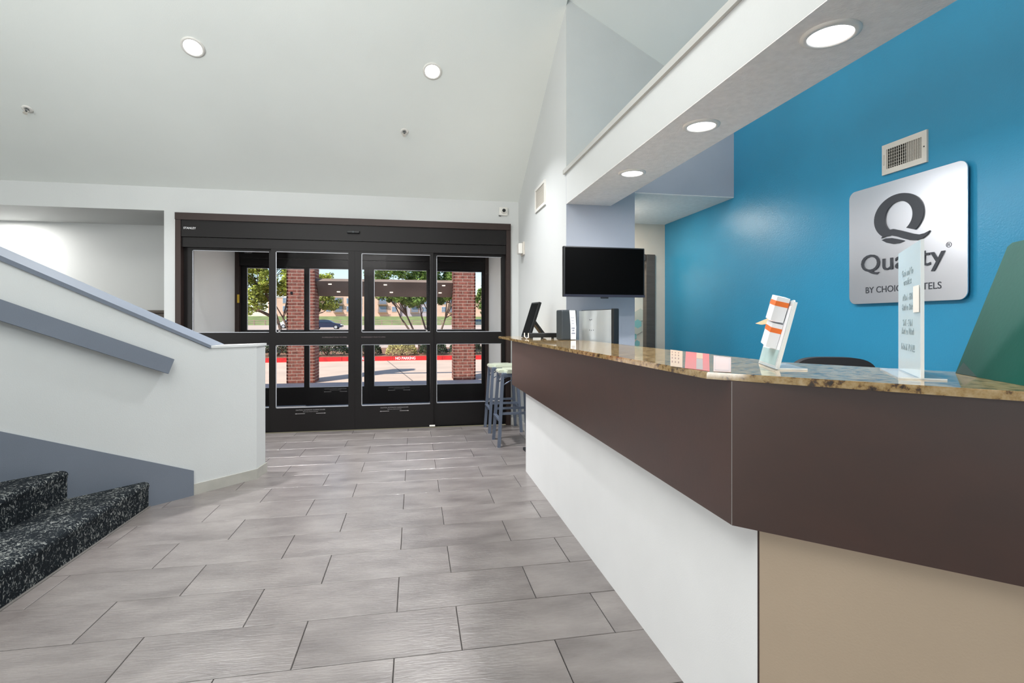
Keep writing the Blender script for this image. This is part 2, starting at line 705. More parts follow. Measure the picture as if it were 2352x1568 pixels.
w = MB()
w.box(1.24, 1.845, 4.2, 6.38, 0, 4.3)
struct(w.build('wall_inner', WHITE), 'white wall running from the entrance to the screen pillar', 'wall')
w = MB()
w.box(1.2405, 1.8455, 4.192, 4.2, 0, 2.5)
w.box(1.8456, 2.79, 4.192, 4.30, 2.35, 3.0)
struct(w.build('wall_pillar', GREYP), 'pale blue grey pillar and bulkhead face behind the screen', 'wall')
w = MB()
w.box(1.2405, 1.8455, 4.192, 4.2, 2.5, 4.25)
w.box(1.8456, 2.79, 4.192, 4.30, 3.0, 4.0)
struct(w.build('wall_gable', mat('pale_grey_paint', (200, 203, 202), 0.6, var=0.01, bump=0.2)), 'pale grey gable wall above the beam and pillar', 'wall')
w = MB()
w.box(1.846, 2.79, 4.194, 5.49, 2.343, 2.35)
struct(w.build('ceiling_corridor', POPC), 'low textured ceiling over the passage beside the blue wall', 'ceiling')
w = MB()
w.box(2.65, 2.79, 5.49, 5.56, 0, 2.40)
w.box(1.845, 2.65, 5.49, 5.6, 2.0, 2.40)
w.box(1.845, 1.90, 5.49, 5.6, 0, 2.0)
struct(w.build('wall_corridor', BEIGE), 'beige end wall of the passage', 'wall')
w = MB()
w.box(2.78, 2.93, -4.0, 7.2, 0, 4.4)
struct(w.build('wall_right', BLUE), 'bright blue wall behind the reception desk', 'wall')
w = MB()
w.box(-5.6, -2.66, 7.2, 7.3, 0, 2.6)
w.box(-5.6, -2.66, 6.38, 7.2, 2.446, 2.55)
w.box(-2.66, -2.655, 6.38, 7.2, 0, 2.446)
struct(w.build('wall_alcove', WHITE), 'pale wall of the alcove left of the entrance', 'wall')
w = MB()
w.box(-5.75, -5.6, -4.0, 7.3, 0, 4.8)
w.box(-5.6, 2.93, -4.15, -4.0, 0, 4.8)
struct(w.build('wall_left', WHITE), 'white lobby wall at the far left behind the stairs', 'wall')
w = MB()
w.box(1.24, 1.30, -4.0, 4.19, 3.94, 4.7)
struct(w.build('wall_upper', WHITE), 'white wall strip over the reception ceiling', 'wall')

# room behind the passage door
w = MB()
w.box(1.85, 2.78, 6.0, 6.05, 0, 2.4)
w.box(1.85, 2.78, 5.6, 6.0, 2.38, 2.4)
w.box(1.846, 1.85, 5.6, 6.0, 0, 2.4)
w.box(1.846, 2.78, 5.5, 6.0, -0.02, 0.0)
bw = w.build('wall_back', BEIGE)
struct(bw, 'pale wall with faded hexagons beyond the passage door', 'wall')
hexcols = [mat('teal_hexagon', (130, 184, 186), 0.7), mat('green_hexagon', (176, 200, 170), 0.7), mat('pink_hexagon', (214, 190, 184), 0.7), mat('grey_hexagon', (184, 186, 176), 0.7)]
rr = random.Random(3)
for k in range(40):
    cx = rr.uniform(2.3, 2.72)
    zz = rr.uniform(0.9, 1.75)
    r = rr.uniform(0.035, 0.08)
    yy = 5.9996 - 0.0003 * k
    MB().prism([(cx + r * math.sin(a * PI / 3), yy, zz + r * math.cos(a * PI / 3)) for a in range(6)], (0, -0.0002, 0)).build('hexagon_print', hexcols[k % 4], bw)

# ceilings
w = MB()
w.prism([(-5.6, 6.38, cz(6.38)), (-5.6, 3.0, cz(3.0)), (-5.6, 3.0, cz(3.0) + 0.15), (-5.6, 6.38, cz(6.38) + 0.15)], (6.84, 0, 0))
w.box(-5.6, 1.24, -4.0, 3.0, cz(3.0), cz(3.0) + 0.15)
w.prism([(1.24, 4.192, 3.936), (2.85, 4.192, 3.936 - 0.553 * 1.61), (2.85, 4.192, 4.1 - 0.553 * 1.61), (1.24, 4.192, 4.1)], (0, -8.19, 0))
struct(w.build('ceiling', CEIL), 'high white sloping lobby ceiling', 'ceiling')

# beam over the desk
w = MB()
w.box(1.24, 1.63, -3.9, 4.192, 2.228, 2.48, 0)
bo = w.build('trim_1', WHITE)
struct(bo, 'white dropped beam over the reception desk with three round lights', 'beam')
MB().box(1.2405, 1.6295, -3.9, 4.19, 2.224, 2.228).build('soffit_face', POPC, bo)
MB().box(1.222, 1.66, -3.9, 4.215, 2.48, 2.515).build('ledge_cap', mat('grey_ledge_paint', (196, 196, 192), 0.5), bo)
MB().box(1.222, 1.24, 4.215, 4.235, 2.48, 2.515).build('ledge_cap', BASEB, bo)

w = MB()
w.box(1.14, 1.24, 6.215, 6.23, 0, 0.085)
w.box(1.225, 1.24, 4.2, 6.215, 0, 0.085)
struct(w.build('baseboard_right', WPLAST), 'white baseboard between the doors and the stools', 'baseboard')

# ------------------------------------------------------------------ entrance doors (two identical sets around a vestibule)
def door_set(name, Y, label, inner):
    d = thing(name, label, 'door', (-0.7, Y, 0), 0, kind='structure')
    d.location = (0, 0, 0)
    # outer frame
    f = MB()
    f.box(-2.54, -2.485, Y - 0.03, Y + 0.12, 0, 2.35)
    f.box(1.085, 1.138, Y - 0.03, Y + 0.12, 0, 2.35)
    f.box(-2.54, 1.138, Y - 0.04, Y + 0.12, 2.35, 2.425)
    f.build('door_frame', BRONZEB, d)
    hd = MB()
    hd.box(-2.485, 1.085, Y - 0.02, Y + 0.10, 2.17, 2.35)
    hd.box(-2.485, 1.085, Y - 0.005, Y + 0.10, 2.06, 2.165)
    h = hd.build('header', BRONZE, d)
    MB().bbox(-0.76, -0.62, Y - 0.05, Y - 0.02, 2.255, 2.285, 0.008).build('motion_sensor', BLACK, h)
    MB().cyl((-0.69, Y - 0.05, 2.27), (-0.69, Y - 0.054, 2.27), 0.012).build('sensor_lens', DKGREY, h)
    # leaves: two fixed side panels (behind) and two sliding leaves (in front)
    specs = [('side_panel', -2.485, -1.545, -2.402, -1.613, Y + 0.05),
             ('sliding_leaf', -1.58, -0.677, -1.531, -0.749, Y),
             ('sliding_leaf', -0.676, 0.215, -0.604, 0.178, Y),
             ('side_panel', 0.178, 1.085, 0.254, 1.036, Y + 0.05)]
    for nm, x0, x1, g0, g1, y in specs:
        m = MB()
        ya, yb = y, y + 0.045
        m.box(x0, g0, ya, yb, 0.012, 2.12)
        m.box(g1, x1, ya, yb, 0.012, 2.12)
        for z0, z1 in ((0.012, 0.277), (0.985, 1.125), (2.035, 2.12)):
            m.box(g0, g1, ya, yb, z0, z1)
        leaf = m.build(nm, BRONZE, d)
        for z0, z1 in ((0.277, 0.985), (1.125, 2.035)):
            MB().box(g0 - 0.004, g1 + 0.004, y + 0.019, y + 0.025, z0 - 0.004, z1 + 0.004).build('pane', GLASS, leaf)
            e = MB()
            t = 0.007
            e.box(g0, g1, ya + 0.006, y + 0.0185, z0, z0 + t)
            e.box(g0, g1, ya + 0.006, y + 0.0185, z1 - t, z1)
            e.box(g0, g0 + t, ya + 0.006, y + 0.0185, z0, z1)
            e.build('gasket', GLASSEDGE, leaf)
        if nm == 'sliding_leaf':
            cx = (g0 + g1) / 2 - 0.02
            for k, (tx, sz, dz) in enumerate((('CAUTION: AUTOMATIC CLOSING DOORS', 0.0165, 0.245), ('Stand clear of doors at all times', 0.0125, 0.227))):
                lettering(tx, sz, (cx, ya - 0.0012, dz), (1, 0, 0), (0, 0, 1), PRINTG, leaf, 'caution_print', extrude=0.0004)
            a = MB()
            for sx in (-1, 1):
                bx = cx + sx * 0.105
                a.prism([(bx - 0.045, ya - 0.0002, 0.207), (bx + 0.045, ya - 0.0002, 0.207), (bx + 0.045, ya - 0.0002, 0.212), (bx - 0.045, ya - 0.0002, 0.212)], (0, -0.001, 0))
                a.prism([(bx + sx * 0.045, ya - 0.0002, 0.203), (bx + sx * 0.062, ya - 0.0002, 0.2095), (bx + sx * 0.045, ya - 0.0002, 0.216)], (0, -0.001, 0))
            a.build('arrow_print', PRINTG, leaf)
            if inner:
                left = x0 < -1
                tx = 'IN EMERGENCY PUSH TO OPEN'
                lettering(tx, 0.019, (-0.90 if left else -0.47, ya - 0.0012, 1.063), (1, 0, 0), (0, 0, 1), mat('faded_print', (104, 92, 92), 0.6), leaf, 'emergency_print', extrude=0.0004)
                MB().bbox(g0 + 0.03 if left else g1 - 0.05, g0 + 0.05 if left else g1 - 0.03, ya - 0.004, ya, 1.13, 1.15, 0.002).build('corner_clip', PRINTG, leaf)
    if inner:
        lettering('STANLEY', 0.030, (-2.40, Y - 0.022, 2.252), (1, 0, 0), (0, 0, 1), PRINTW, h, 'maker_print', extrude=0.0005, offset=0.0006)
        MB().bbox(0.17, 0.235, Y - 0.02, Y - 0.001, 0.016, 0.032, 0.003).build('floor_guide', WPLAST, d)
    else:
        MB().box(-2.508, -2.478, Y - 0.034, Y - 0.03, 1.52, 1.64).build('sticker', YEL, d)
        lettering('STANLEY', 0.026, (-2.36, Y - 0.022, 2.235), (1, 0, 0), (0, 0, 1), PRINTG, h, 'maker_print', extrude=0.0005)
    return d


door_set('door_1', 6.23, 'dark bronze automatic sliding entrance doors in the lobby wall', True)
door_set('door_2', 8.13, 'second set of dark sliding doors, seen through the entrance doors', False)

w = MB()
w.box(-2.66, -2.54, 6.38, 8.3, 0, 2.43)
struct(w.build('wall_vestibule_left', OFFW), 'white left side wall of the glazed vestibule', 'wall')
w = MB()
w.box(1.138, 1.24, 6.38, 8.3, 0, 2.43)
struct(w.build('wall_vestibule_right', OFFW), 'white right side wall of the glazed vestibule', 'wall')
w = MB()
w.box(-2.66, 1.24, 6.38, 8.1, 2.43, 2.5)
struct(w.build('ceiling_vestibule', OFFW), 'low ceiling between the two sets of doors', 'ceiling')
w = MB()
w.box(-2.54, 1.138, 6.38, 8.08, -0.02, 0.002)
struct(w.build('floor_vestibule', mat('dark_entrance_mat', (60, 62, 66), 0.95, var=0.1, vscale=40)), 'dark mat floor between the two sets of doors', 'floor')
w = MB()
w.box(-9, -2.66, 8.2, 8.35, 0, 4.0)
w.box(1.24, 12, 8.2, 8.35, 0, 4.0)
w.box(-2.66, 1.24, 8.26, 8.35, 2.43, 4.0)
struct(w.build('wall_outside', OFFW), 'outer face of the building above the outer doors', 'wall')

# ------------------------------------------------------------------ passage door frame
d3 = thing('door_3', 'dark framed doorway at the end of the passage beside the blue wall', 'door', kind='structure')
f = MB()
f.bbox(2.545, 2.652, 5.465, 5.56, 0, 2.0, 0.006)
f.bbox(1.90, 2.01, 5.455, 5.60, 0, 2.0, 0.006)
f.bbox(2.01, 2.535, 5.455, 5.60, 1.93, 2.0, 0.006)
f.build('door_frame', mat('dark_taupe_frame', (84, 78, 74), 0.5, var=0.06, vscale=6, stretch=(1, 1, 8)), d3)
MB().bbox(2.30, 2.53, 5.52, 5.57, 1.84, 1.90, 0.006).build('door_closer', BLACK, d3)

# ------------------------------------------------------------------ half wall, handrail, skirt and stairs
WP = Vector((-1.234, 4.446, 0))
WD = Vector((-0.7015, -0.7126, 0))
WN = Vector((0.7126, -0.7015, 0))


def wl(t, z, o=0.0):
    return WP + WD * t + WN * o + Vector((0, 0, z))


TOP = lambda t: 1.058 + max(0.0, t - 0.3625) * 0.4813
w = MB()
w.prism([wl(0, 0), wl(0, 1.05), wl(0.3625, 1.05), wl(3.2, TOP(3.2) - 0.012), wl(3.2, 0)], (0.014, 0.194, 0))
hw = w.build('wall_stair', HWALL)
struct(hw, 'white half wall with sloping top beside the stairs', 'wall')
c = MB()
c.prism([wl(-0.006, 1.05, 0.006), wl(0.355, 1.05, 0.006), wl(0.355, 1.068, 0.006), wl(-0.006, 1.068, 0.006)], (0.014, 0.200, 0))
c.build('wall_cap', WHITE, hw)
c = MB()
c.prism([wl(0.355, 1.048, 0.010), wl(3.2, TOP(3.2) - 0.030, 0.010), wl(3.2, TOP(3.2) + 0.010, 0.010), wl(0.355, 1.071, 0.010)], (0.018, 0.215, 0))
c.build('sloping_cap', SLATEP, hw)
b = MB()
b.prism([wl(0.474, 0, 0.008), wl(0, 0, 0.008), wl(0, 0.078, 0.008), wl(0.474, 0.078, 0.008)], -WN * 0.008)
b.build('base_tile', BASEB, hw)
b = MB()
e0 = wl(0, 0, 0.008)
b.prism([e0, e0 + Vector((0.022, 0.205, 0)), e0 + Vector((0.022, 0.205, 0.078)), e0 + Vector((0, 0, 0.078))], (-0.01, 0.001, 0))
b.build('base_tile', BASEB, hw)

SK = lambda t: 0.177 + (t - 0.474) * 0.4515
w = MB()
w.prism([wl(0.474, 0, 0.014), wl(0.474, SK(0.474), 0.014), wl(3.2, SK(3.2), 0.014), wl(3.2, 0, 0.014)], -WN * 0.014)
struct(w.build('baseboard_stair', SLATEP), 'blue grey skirting board rising beside the carpeted steps', 'baseboard')

hr = thing('handrail', 'wide blue grey wooden handrail board on the half wall', 'handrail', (0, 0, 0))
k = MB()
H1 = lambda t: 0.985 + (t - 0.624) * 0.438
k.prism([wl(0.618, 0.985, 0.055), wl(0.655, 0.888, 0.055), wl(3.1, 0.888 + 2.445 * 0.431, 0.055), wl(3.1, H1(3.1), 0.055)], -WN * 0.035)
k.build('rail_board', SLATEP, hr)
for t in (1.0, 1.9, 2.8):
    MB().cyl(wl(t, H1(t) - 0.06, 0.02), wl(t, H1(t) - 0.06, 0.0), 0.02).build('bracket', BLACK, hr)

st = thing('staircase', 'stair flight covered in dark speckled carpet at the left', 'stairs', (0, 0, 0))
NS = 8
for i in range(NS):
    x0 = -1.757 - 0.303 * i
    x1 = x0 - 0.303
    z1 = 0.176 * (i + 1)
    z0 = 0.0 if i == 0 else z1 - 0.19

    def ye(x):
        return 3.915 + 1.0158 * (x + 1.757) - 0.016
    # profile with rounded nosing
    prof = [(0.0, z0), (0.0, z1 - 0.055)]
    for a in range(6):
        t = a / 5 * PI / 2
        prof.append((0.004 - 0.030 + 0.030 * math.cos(t) + 0.0, z1 - 0.030 + 0.030 * math.sin(t)))
    prof += [(-0.316, z1), (-0.316, z0)]
    mb = MB()
    n = len(prof)
    A = [(x0 + px_, 0.9, pz) for px_, pz in prof]
    B = [(x0 + px_, ye(min(x0, x0 + px_)), pz) for px_, pz in prof]
    mb.add(A + B, [tuple(range(n)), tuple(range(2 * n - 1, n - 1, -1))] + [(j, n + j, n + (j + 1) % n, (j + 1) % n) for j in range(n)])
    mb.build('step', CARPET, st)
mb = MB()
mb.box(-1.757, -1.745, 0.9, 3.90, 0.0, 0.006)
mb.build('edge_strip', mat('grey_edge_strip', (120, 116, 112), 0.6), st)

cb = thing('low_cabinet', 'dark brown cabinet top showing in the alcove above the half wall', 'cabinet', (0, 0, 0))
MB().bbox(-4.5, -2.70, 6.95, 7.19, 0.04, 1.35, 0.006).build('cabinet_body', BRCAB, cb)
MB().bbox(-4.52, -2.68, 6.93, 7.195, 1.35, 1.385, 0.006).build('cabinet_top', BRCAB, cb)
MB().box(-4.45, -2.75, 6.98, 7.19, 0.0, 0.04).build('plinth', BLACK, cb)

# ------------------------------------------------------------------ reception desk
desk = thing('reception_desk', 'long angled reception desk with brown upper panels and white base', 'desk', (0, 0, 0))
dg = Vector((0.4, -0.41, 0)).normalized()
dn = Vector((dg.y, -dg.x, 0))       # outward normal of the diagonal front
if dn.x > 0:
    dn = -dn
L2 = 1.15
F0 = Vector((0.85, 1.29, 0))
F1 = F0 + dg * L2
B0 = Vector((0.91, 1.264, 0))
B1 = B0 + dg * (L2 - 0.05)
# base
m = MB()
m.prism([(0.91, 4.26, 0), (0.91, 1.264, 0), (0.93, 1.264, 0), (0.93, 4.26, 0)], (0, 0, 0.72))
m.build('white_base_panel', DESKW, desk)
m = MB()
q1 = B1 - dn * 0.02
m.prism([tuple(B0 + Vector((0.001, -0.001, 0))), tuple(B1), tuple(q1), (0.935, 1.268, 0)], (0, 0, 0.72))
m.build('beige_base_panel', DESKB, desk)
m = MB()
m.box(0.9095, 0.9125, 1.2615, 1.2655, 0, 0.70)
m.build('corner_joint', mat('joint_shadow_brown', (72, 56, 52), 0.6), desk)  # narrow dark brown line where the base panels meet
m = MB()
m.prism([(0.93, 4.26, 0), (0.95, 4.26, 0), (1.235, 4.185, 0), (1.235, 4.165, 0), (0.93, 4.235, 0)], (0, 0, 0.72))
m.build('end_panel', DESKW, desk)
# brown fascia panels
m = MB()
m.prism([(0.85, 4.569, 0.687), (0.85, 1.29, 0.687), (0.872, 1.298, 0.687), (0.872, 4.569, 0.687)], (0, 0, 0.393))
fp = m.build('fascia_panel', BROWN, desk)
m = MB()
m.prism([tuple(F0 + Vector((0, 0, 0.687))), tuple(F1 + Vector((0, 0, 0.687))), tuple(F1 - dn * 0.022 + Vector((0, 0, 0.687))), (0.872, 1.298, 0.687)], (0, 0, 0.393))
m.build('fascia_panel', BROWN, desk)
m = MB()
m.cyl((0.8508, 1.2912, 0.688), (0.8508, 1.2912, 1.079), 0.0016, n=8)
m.build('corner_strip', mat('worn_corner_edge', (150, 146, 142), 0.4), desk)
m = MB()
m.prism([(0.872, 4.56, 0.70), (0.872, 1.30, 0.70), tuple(F1 - dn * 0.022 + Vector((0, 0, 0.70))), (1.93, 0.77, 0.70), (1.23, 1.60, 0.70), (1.23, 4.18, 0.70), (1.22, 4.56, 0.70)], (0, 0, 0.02))
m.build('underside_board', DESKW, desk)
m = MB()
m.box(0.872, 1.235, 4.549, 4.569, 0.687, 1.08)
m.build('fascia_panel', BROWN, desk)
# rear (staff side) panel
m = MB()
m.prism([(1.23, 4.18, 0), (1.23, 1.62, 0), (1.25, 1.626, 0), (1.25, 4.18, 0)], (0, 0, 1.08))
m.prism([(1.23, 1.62, 0), (1.90, 0.55, 0), (1.917, 0.56, 0), (1.25, 1.626, 0)], (0, 0, 1.08))
m.build('staff_side_panel', DESKW, desk)

# granite counter slabs
ct = thing('granite_countertop', 'polished tan granite countertop on the reception desk', 'countertop', (0, 0, 0))


def slab(poly, name='stone_slab'):
    bm = bmesh.new()
    vs = [bm.verts.new((x, y, 1.081)) for x, y in poly]
    f = bm.faces.new(vs)
    if f.normal.z > 0:
        f.normal_flip()
    bm.normal_update()
    r = bmesh.ops.extrude_face_region(bm, geom=[f])
    for v in r['geom']:
        if isinstance(v, bmesh.types.BMVert):
            v.co.z = 1.10
    top = [e for e in bm.edges if all(abs(v.co.z - 1.10) < 1e-5 for v in e.verts)]
    bmesh.ops.bevel(bm, geom=top, offset=0.003, segments=2, affect='EDGES')
    bmesh.ops.recalc_face_normals(bm, faces=bm.faces)
    return MB().bm(bm).build(name, GRANITE, ct)


cf = Vector((0.399, -0.5, 0)).normalized()
slab([(0.812, 3.728), (0.808, 1.346), (0.808 + cf.x * 1.35, 1.346 + cf.y * 1.35), (0.808 + cf.x * 1.35 + 0.30, 1.346 + cf.y * 1.35 + 0.24), (1.508, 1.224), (1.275, 1.63), (1.30, 3.728)])
slab([(0.824, 5.17), (0.818, 3.730), (1.30, 3.730), (1.30, 4.185), (1.235, 4.185), (1.235, 5.17)])

tp = thing('counter_support', 'black floor plate and post under the far end of the countertop', 'support', (0, 0, 0))
mb = MB()
mb.prism([(1.035, 4.98, 0.0), (1.06, 4.70, 0.0), (1.20, 4.70, 0.0), (1.20, 5.02, 0.0)], (0, 0, 0.025))
mb.build('floor_plate', MATB, tp)
MB().cyl((1.15, 4.85, 0.025), (1.15, 4.85, 1.08), 0.025).build('post', MATB, tp)

# ------------------------------------------------------------------ recessed lights
def can_light(c, nrm, r, label, group, glow):
    t = thing('recessed_light', label, 'light', c, 0, group)
    nrm = Vector(nrm).normalized()
    MB().ring((0, 0, 0), nrm, r * 0.80, r * 1.08, 0.010).build('trim_ring', WPLAST, t, smooth=True)
    d = MB().cyl(nrm * 0.001, nrm * 0.006, r * 0.80, n=40)
    d.build('diffuser', LAMPE, t)
    lamp('lamp_glow', 'AREA', Vector(c) + nrm * 0.02, glow, (0.97, 0.98, 1.0), (0, 0, -1), r * 1.5, spread=110 if c[0] < 1 else 180)
    return t


can_light((1.395, 1.555, 2.224), (0, 0, -1), 0.085, 'large round lit downlight nearest the camera in the beam', 'beam downlights', 12)
can_light((1.408, 2.394, 2.224), (0, 0, -1), 0.082, 'middle one of three round downlights in the beam', 'beam downlights', 12)
can_light((1.406, 3.235, 2.224), (0, 0, -1), 0.082, 'farthest round downlight in the beam, nearest the screen', 'beam downlights', 12)
NRM = Vector((0, -S, -1)).normalized()
can_light((-1.823, 4.78, cz(4.78) - 0.001), NRM, 0.085, 'round lit downlight in the sloping ceiling at the left', 'sloping ceiling downlights', 48)
can_light((0.157, 4.805, cz(4.805) - 0.001), NRM, 0.080, 'round lit downlight in the sloping ceiling above the doors', 'sloping ceiling downlights', 48)


def sprinkler(x, y, label):
    t = thing('sprinkler_head', label, 'sprinkler', (x, y, cz(y) - 0.001), 0, 'ceiling sprinklers')
    MB().ring((0, 0, 0), NRM, 0.018, 0.042, 0.008, 28).build('escutcheon', WPLAST, t, smooth=True)
    MB().cyl(NRM * 0.0, NRM * 0.03, 0.013, 0.010, n=14).build('nozzle', CHROME, t)
    a = MB()
    for s in (-1, 1):
        a.tube([NRM * 0.02 + Vector((s * 0.012, 0, 0)), NRM * 0.04 + Vector((s * 0.016, 0, 0)), NRM * 0.055], 0.003, 6)
    a.cyl(NRM * 0.055, NRM * 0.058, 0.018, n=14)
    a.build('deflector', VENTM, t)


sprinkler(-3.433, 5.43, 'small sprinkler head on the sloping ceiling at far left')
sprinkler(-0.103, 5.41, 'small sprinkler head on the sloping ceiling above the doors')

# ------------------------------------------------------------------ wall fixtures
# security camera on the entrance wall
t = thing('security_camera', 'small white security camera above the right end of the doors', 'camera', (1.052, 6.23, 2.577))
MB().bbox(-0.052, 0.052, -0.03, 0.0, -0.05, 0.05, 0.008).build('housing', WPLAST, t)
MB().cyl((0.0, -0.03, 0.004), (0.0, -0.052, 0.004), 0.036, 0.030, n=24).build('lens_collar', WPLAST, t)
MB().cyl((0.0, -0.052, 0.004), (0.0, -0.056, 0.004), 0.021, n=20).build('lens', BLACK, t)
MB().tube([(-0.05, -0.01, -0.045), (-0.058, -0.02, -0.055), (-0.04, -0.02, -0.058), (-0.03, -0.01, -0.05)], 0.004, 6).build('cable', DKGREY, t)

# alarm sounder on the white wall
t = thing('alarm_strobe', 'small cream alarm box high on the white wall', 'alarm', (1.24, 5.93, 2.09))
MB().bbox(-0.02, 0, -0.075, 0.075, -0.075, 0.075, 0.006).build('back_plate', VENTM, t)
MB().bbox(-0.07, -0.02, -0.055, 0.055, -0.06, 0.06, 0.010).build('housing', WPLAST, t)

# access panel / return grille high on the white wall
t = thing('wall_grille', 'white framed return grille high on the white wall', 'vent', (1.24, 5.09, 2.495))
g = MB()
for (a0, a1, z0, z1) in ((-0.21, 0.21, 0.095, 0.122), (-0.21, 0.21, -0.122, -0.095), (-0.21, -0.185, -0.095, 0.095), (0.185, 0.21, -0.095, 0.095)):
    g.box(-0.014, 0, a0, a1, z0, z1)
g.build('grille_frame', WPLAST, t)
for i in range(18):
    MB().box(-0.008, -0.001, -0.185, 0.185, -0.09 + i * 0.0105, -0.084 + i * 0.0105).build('louvre', VENTM, t)

# supply register on the blue wall
t = thing('air_register', 'off white louvred air register on the blue wall above the sign', 'vent', (2.78, 2.548, 2.212))
g = MB()
a, b_, iw, ih = 0.140, 0.0895, 0.110, 0.058
for (y0, y1, z0, z1) in ((-a, a, ih, b_), (-a, a, -b_, -ih), (-a, -iw, -ih, ih), (iw, a, -ih, ih)):
    g.box(-0.012, 0, y0, y1, z0, z1)
g.build('register_frame', VENTM, t)
MB().box(-0.002, -0.0005, -iw, iw, -ih, ih).build('duct', DARKGAP, t)
for i in range(16):
    y = -iw + 0.007 + i * (2 * iw - 0.014) / 15
    T = Matrix.Translation((-0.008, y, 0)) @ Matrix.Rotation(0.65 if i > 6 else -0.1, 4, 'Z')
    MB().box(-0.0055, 0.0055, -0.0012, 0.0012, -ih, ih, T=T).build('louvre', VENTM, t)
g = MB()
for i in range(6):
    g.box(-0.004, -0.003, -iw, iw, -ih + 0.01 + i * 0.0185, -ih + 0.013 + i * 0.0185)
g.build('rear_bars', VENTM, t)
MB().box(-0.018, -0.012, 0.122, 0.128, -0.03, 0.03).build('damper_lever', VENTM, t)
MB().cyl((-0.012, -0.125, 0.0), (-0.014, -0.125, 0.0), 0.004, n=10).build('screw', DKGREY, t)

# brand sign
sg = thing('wall_sign', 'brushed metal hotel sign with black Q emblem on the blue wall', 'sign', (2.78, 2.543, 1.712))


def rounded(w2, h2, r, n=8):
    out = []
    for cx, cy, a0 in ((w2 - r, h2 - r, 0), (-w2 + r, h2 - r, 90), (-w2 + r, -h2 + r, 180), (w2 - r, -h2 + r, 270)):
        for i in range(n + 1):
            a = math.radians(a0 + 90 * i / n)
            out.append((cx + r * math.cos(a), cy + r * math.sin(a)))
    return out


W2, H2 = 0.366, 0.356
MB().prism([(-0.004, y, z) for y, z in rounded(W2 - 0.012, H2 - 0.012, 0.035)], (-0.020, 0, 0)).build('sign_body', SIGNE, sg)
MB().prism([(-0.024, y, z) for y, z in rounded(W2, H2, 0.045)], (-0.006, 0, 0)).build('sign_plate', BRUSH, sg)
FX = -0.0302
# the emblem (u to the reader's right = -Y, v up), centre of the plate = origin
def emb(pts, name, m=SIGNK, th=0.008):
    bm = bmesh.new()
    vs = [bm.verts.new((FX - th, -u, v)) for u, v in pts]
    f = bm.faces.new(vs)
    bmesh.ops.triangulate(bm, faces=[f])
    r = bmesh.ops.extrude_face_region(bm, geom=list(bm.faces))
    for v in r['geom']:
        if isinstance(v, bmesh.types.BMVert):
            v.co.x = FX
    bmesh.ops.recalc_face_normals(bm, faces=bm.faces)
    return MB().bm(bm).build(name, m, sg)


# Q bowl: outer and inner ellipses, open where the wave crosses
def ell(cx, cy, rx, ry, a0, a1, n, tilt=0.0):
    out = []
    for i in range(n + 1):
        a = math.radians(a0 + (a1 - a0) * i / n)
        x, y = rx * math.cos(a), ry * math.sin(a)
        out.append((cx + x * math.cos(tilt) - y * math.sin(tilt), cy + x * math.sin(tilt) + y * math.cos(tilt)))
    return out


QC = (-0.012, 0.140)
outer = ell(-0.0175, 0.140, 0.157, 0.130, -47, 232, 44)
inner = ell(-0.0130, 0.138, 0.088, 0.088, -56, 240, 44)
bm = bmesh.new()
rows = []
for dx in (0.0, 0.008):
    rows.append([bm.verts.new((FX - dx, -u, v)) for u, v in outer])
    rows.append([bm.verts.new((FX - dx, -u, v)) for u, v in inner])
o0, i0, o1, i1 = rows
for k in range(44):
    bm.faces.new((o1[k], o1[k + 1], i1[k + 1], i1[k]))
    bm.faces.new((o0[k], o0[k + 1], o1[k + 1], o1[k]))
    bm.faces.new((i0[k], i0[k + 1], i1[k + 1], i1[k]))
for k in (0, 44):
    bm.faces.new((o0[k], o1[k], i1[k], i0[k]))
bmesh.ops.recalc_face_normals(bm, faces=bm.faces)
MB().bm(bm).build('emblem_bowl', SIGNK, sg)
up = [(-0.126, 0.030), (-0.105, 0.054), (-0.075, 0.072), (-0.045, 0.072), (0.0, 0.056), (0.045, 0.038), (0.080, 0.024), (0.115, 0.014), (0.145, 0.016), (0.174, 0.026)]
dn_ = [(0.160, 0.006), (0.135, -0.009), (0.100, -0.015), (0.060, -0.009), (0.020, 0.006), (-0.020, 0.024), (-0.060, 0.037), (-0.095, 0.037)]
emb(up + dn_, 'emblem_wave', th=0.0082)
emb([(-0.122, 0.019), (-0.095, 0.025), (-0.055, 0.021), (-0.015, 0.008), (0.024, -0.006), (-0.010, -0.015), (-0.050, -0.014), (-0.090, -0.001)], 'emblem_leaf')
PX = 2.78 + FX
for tx, sz, (u, v), kw in (('Quality', 0.150, (-0.012, -0.161), dict(extrude=0.006, offset=0.0002, xs=1.2)),
                           ('BY CHOICE HOTELS', 0.053, (-0.005, -0.292), dict(extrude=0.0012, offset=0.0004)),
                           ('\u00ae', 0.040, (0.272, -0.080), dict(extrude=0.001))):
    o = lettering(tx, sz, (FX, -u, v), (0, -1, 0), (0, 0, 1), SIGNK, sg, 'sign_lettering', **kw)
    o['kind'] = 'stuff'

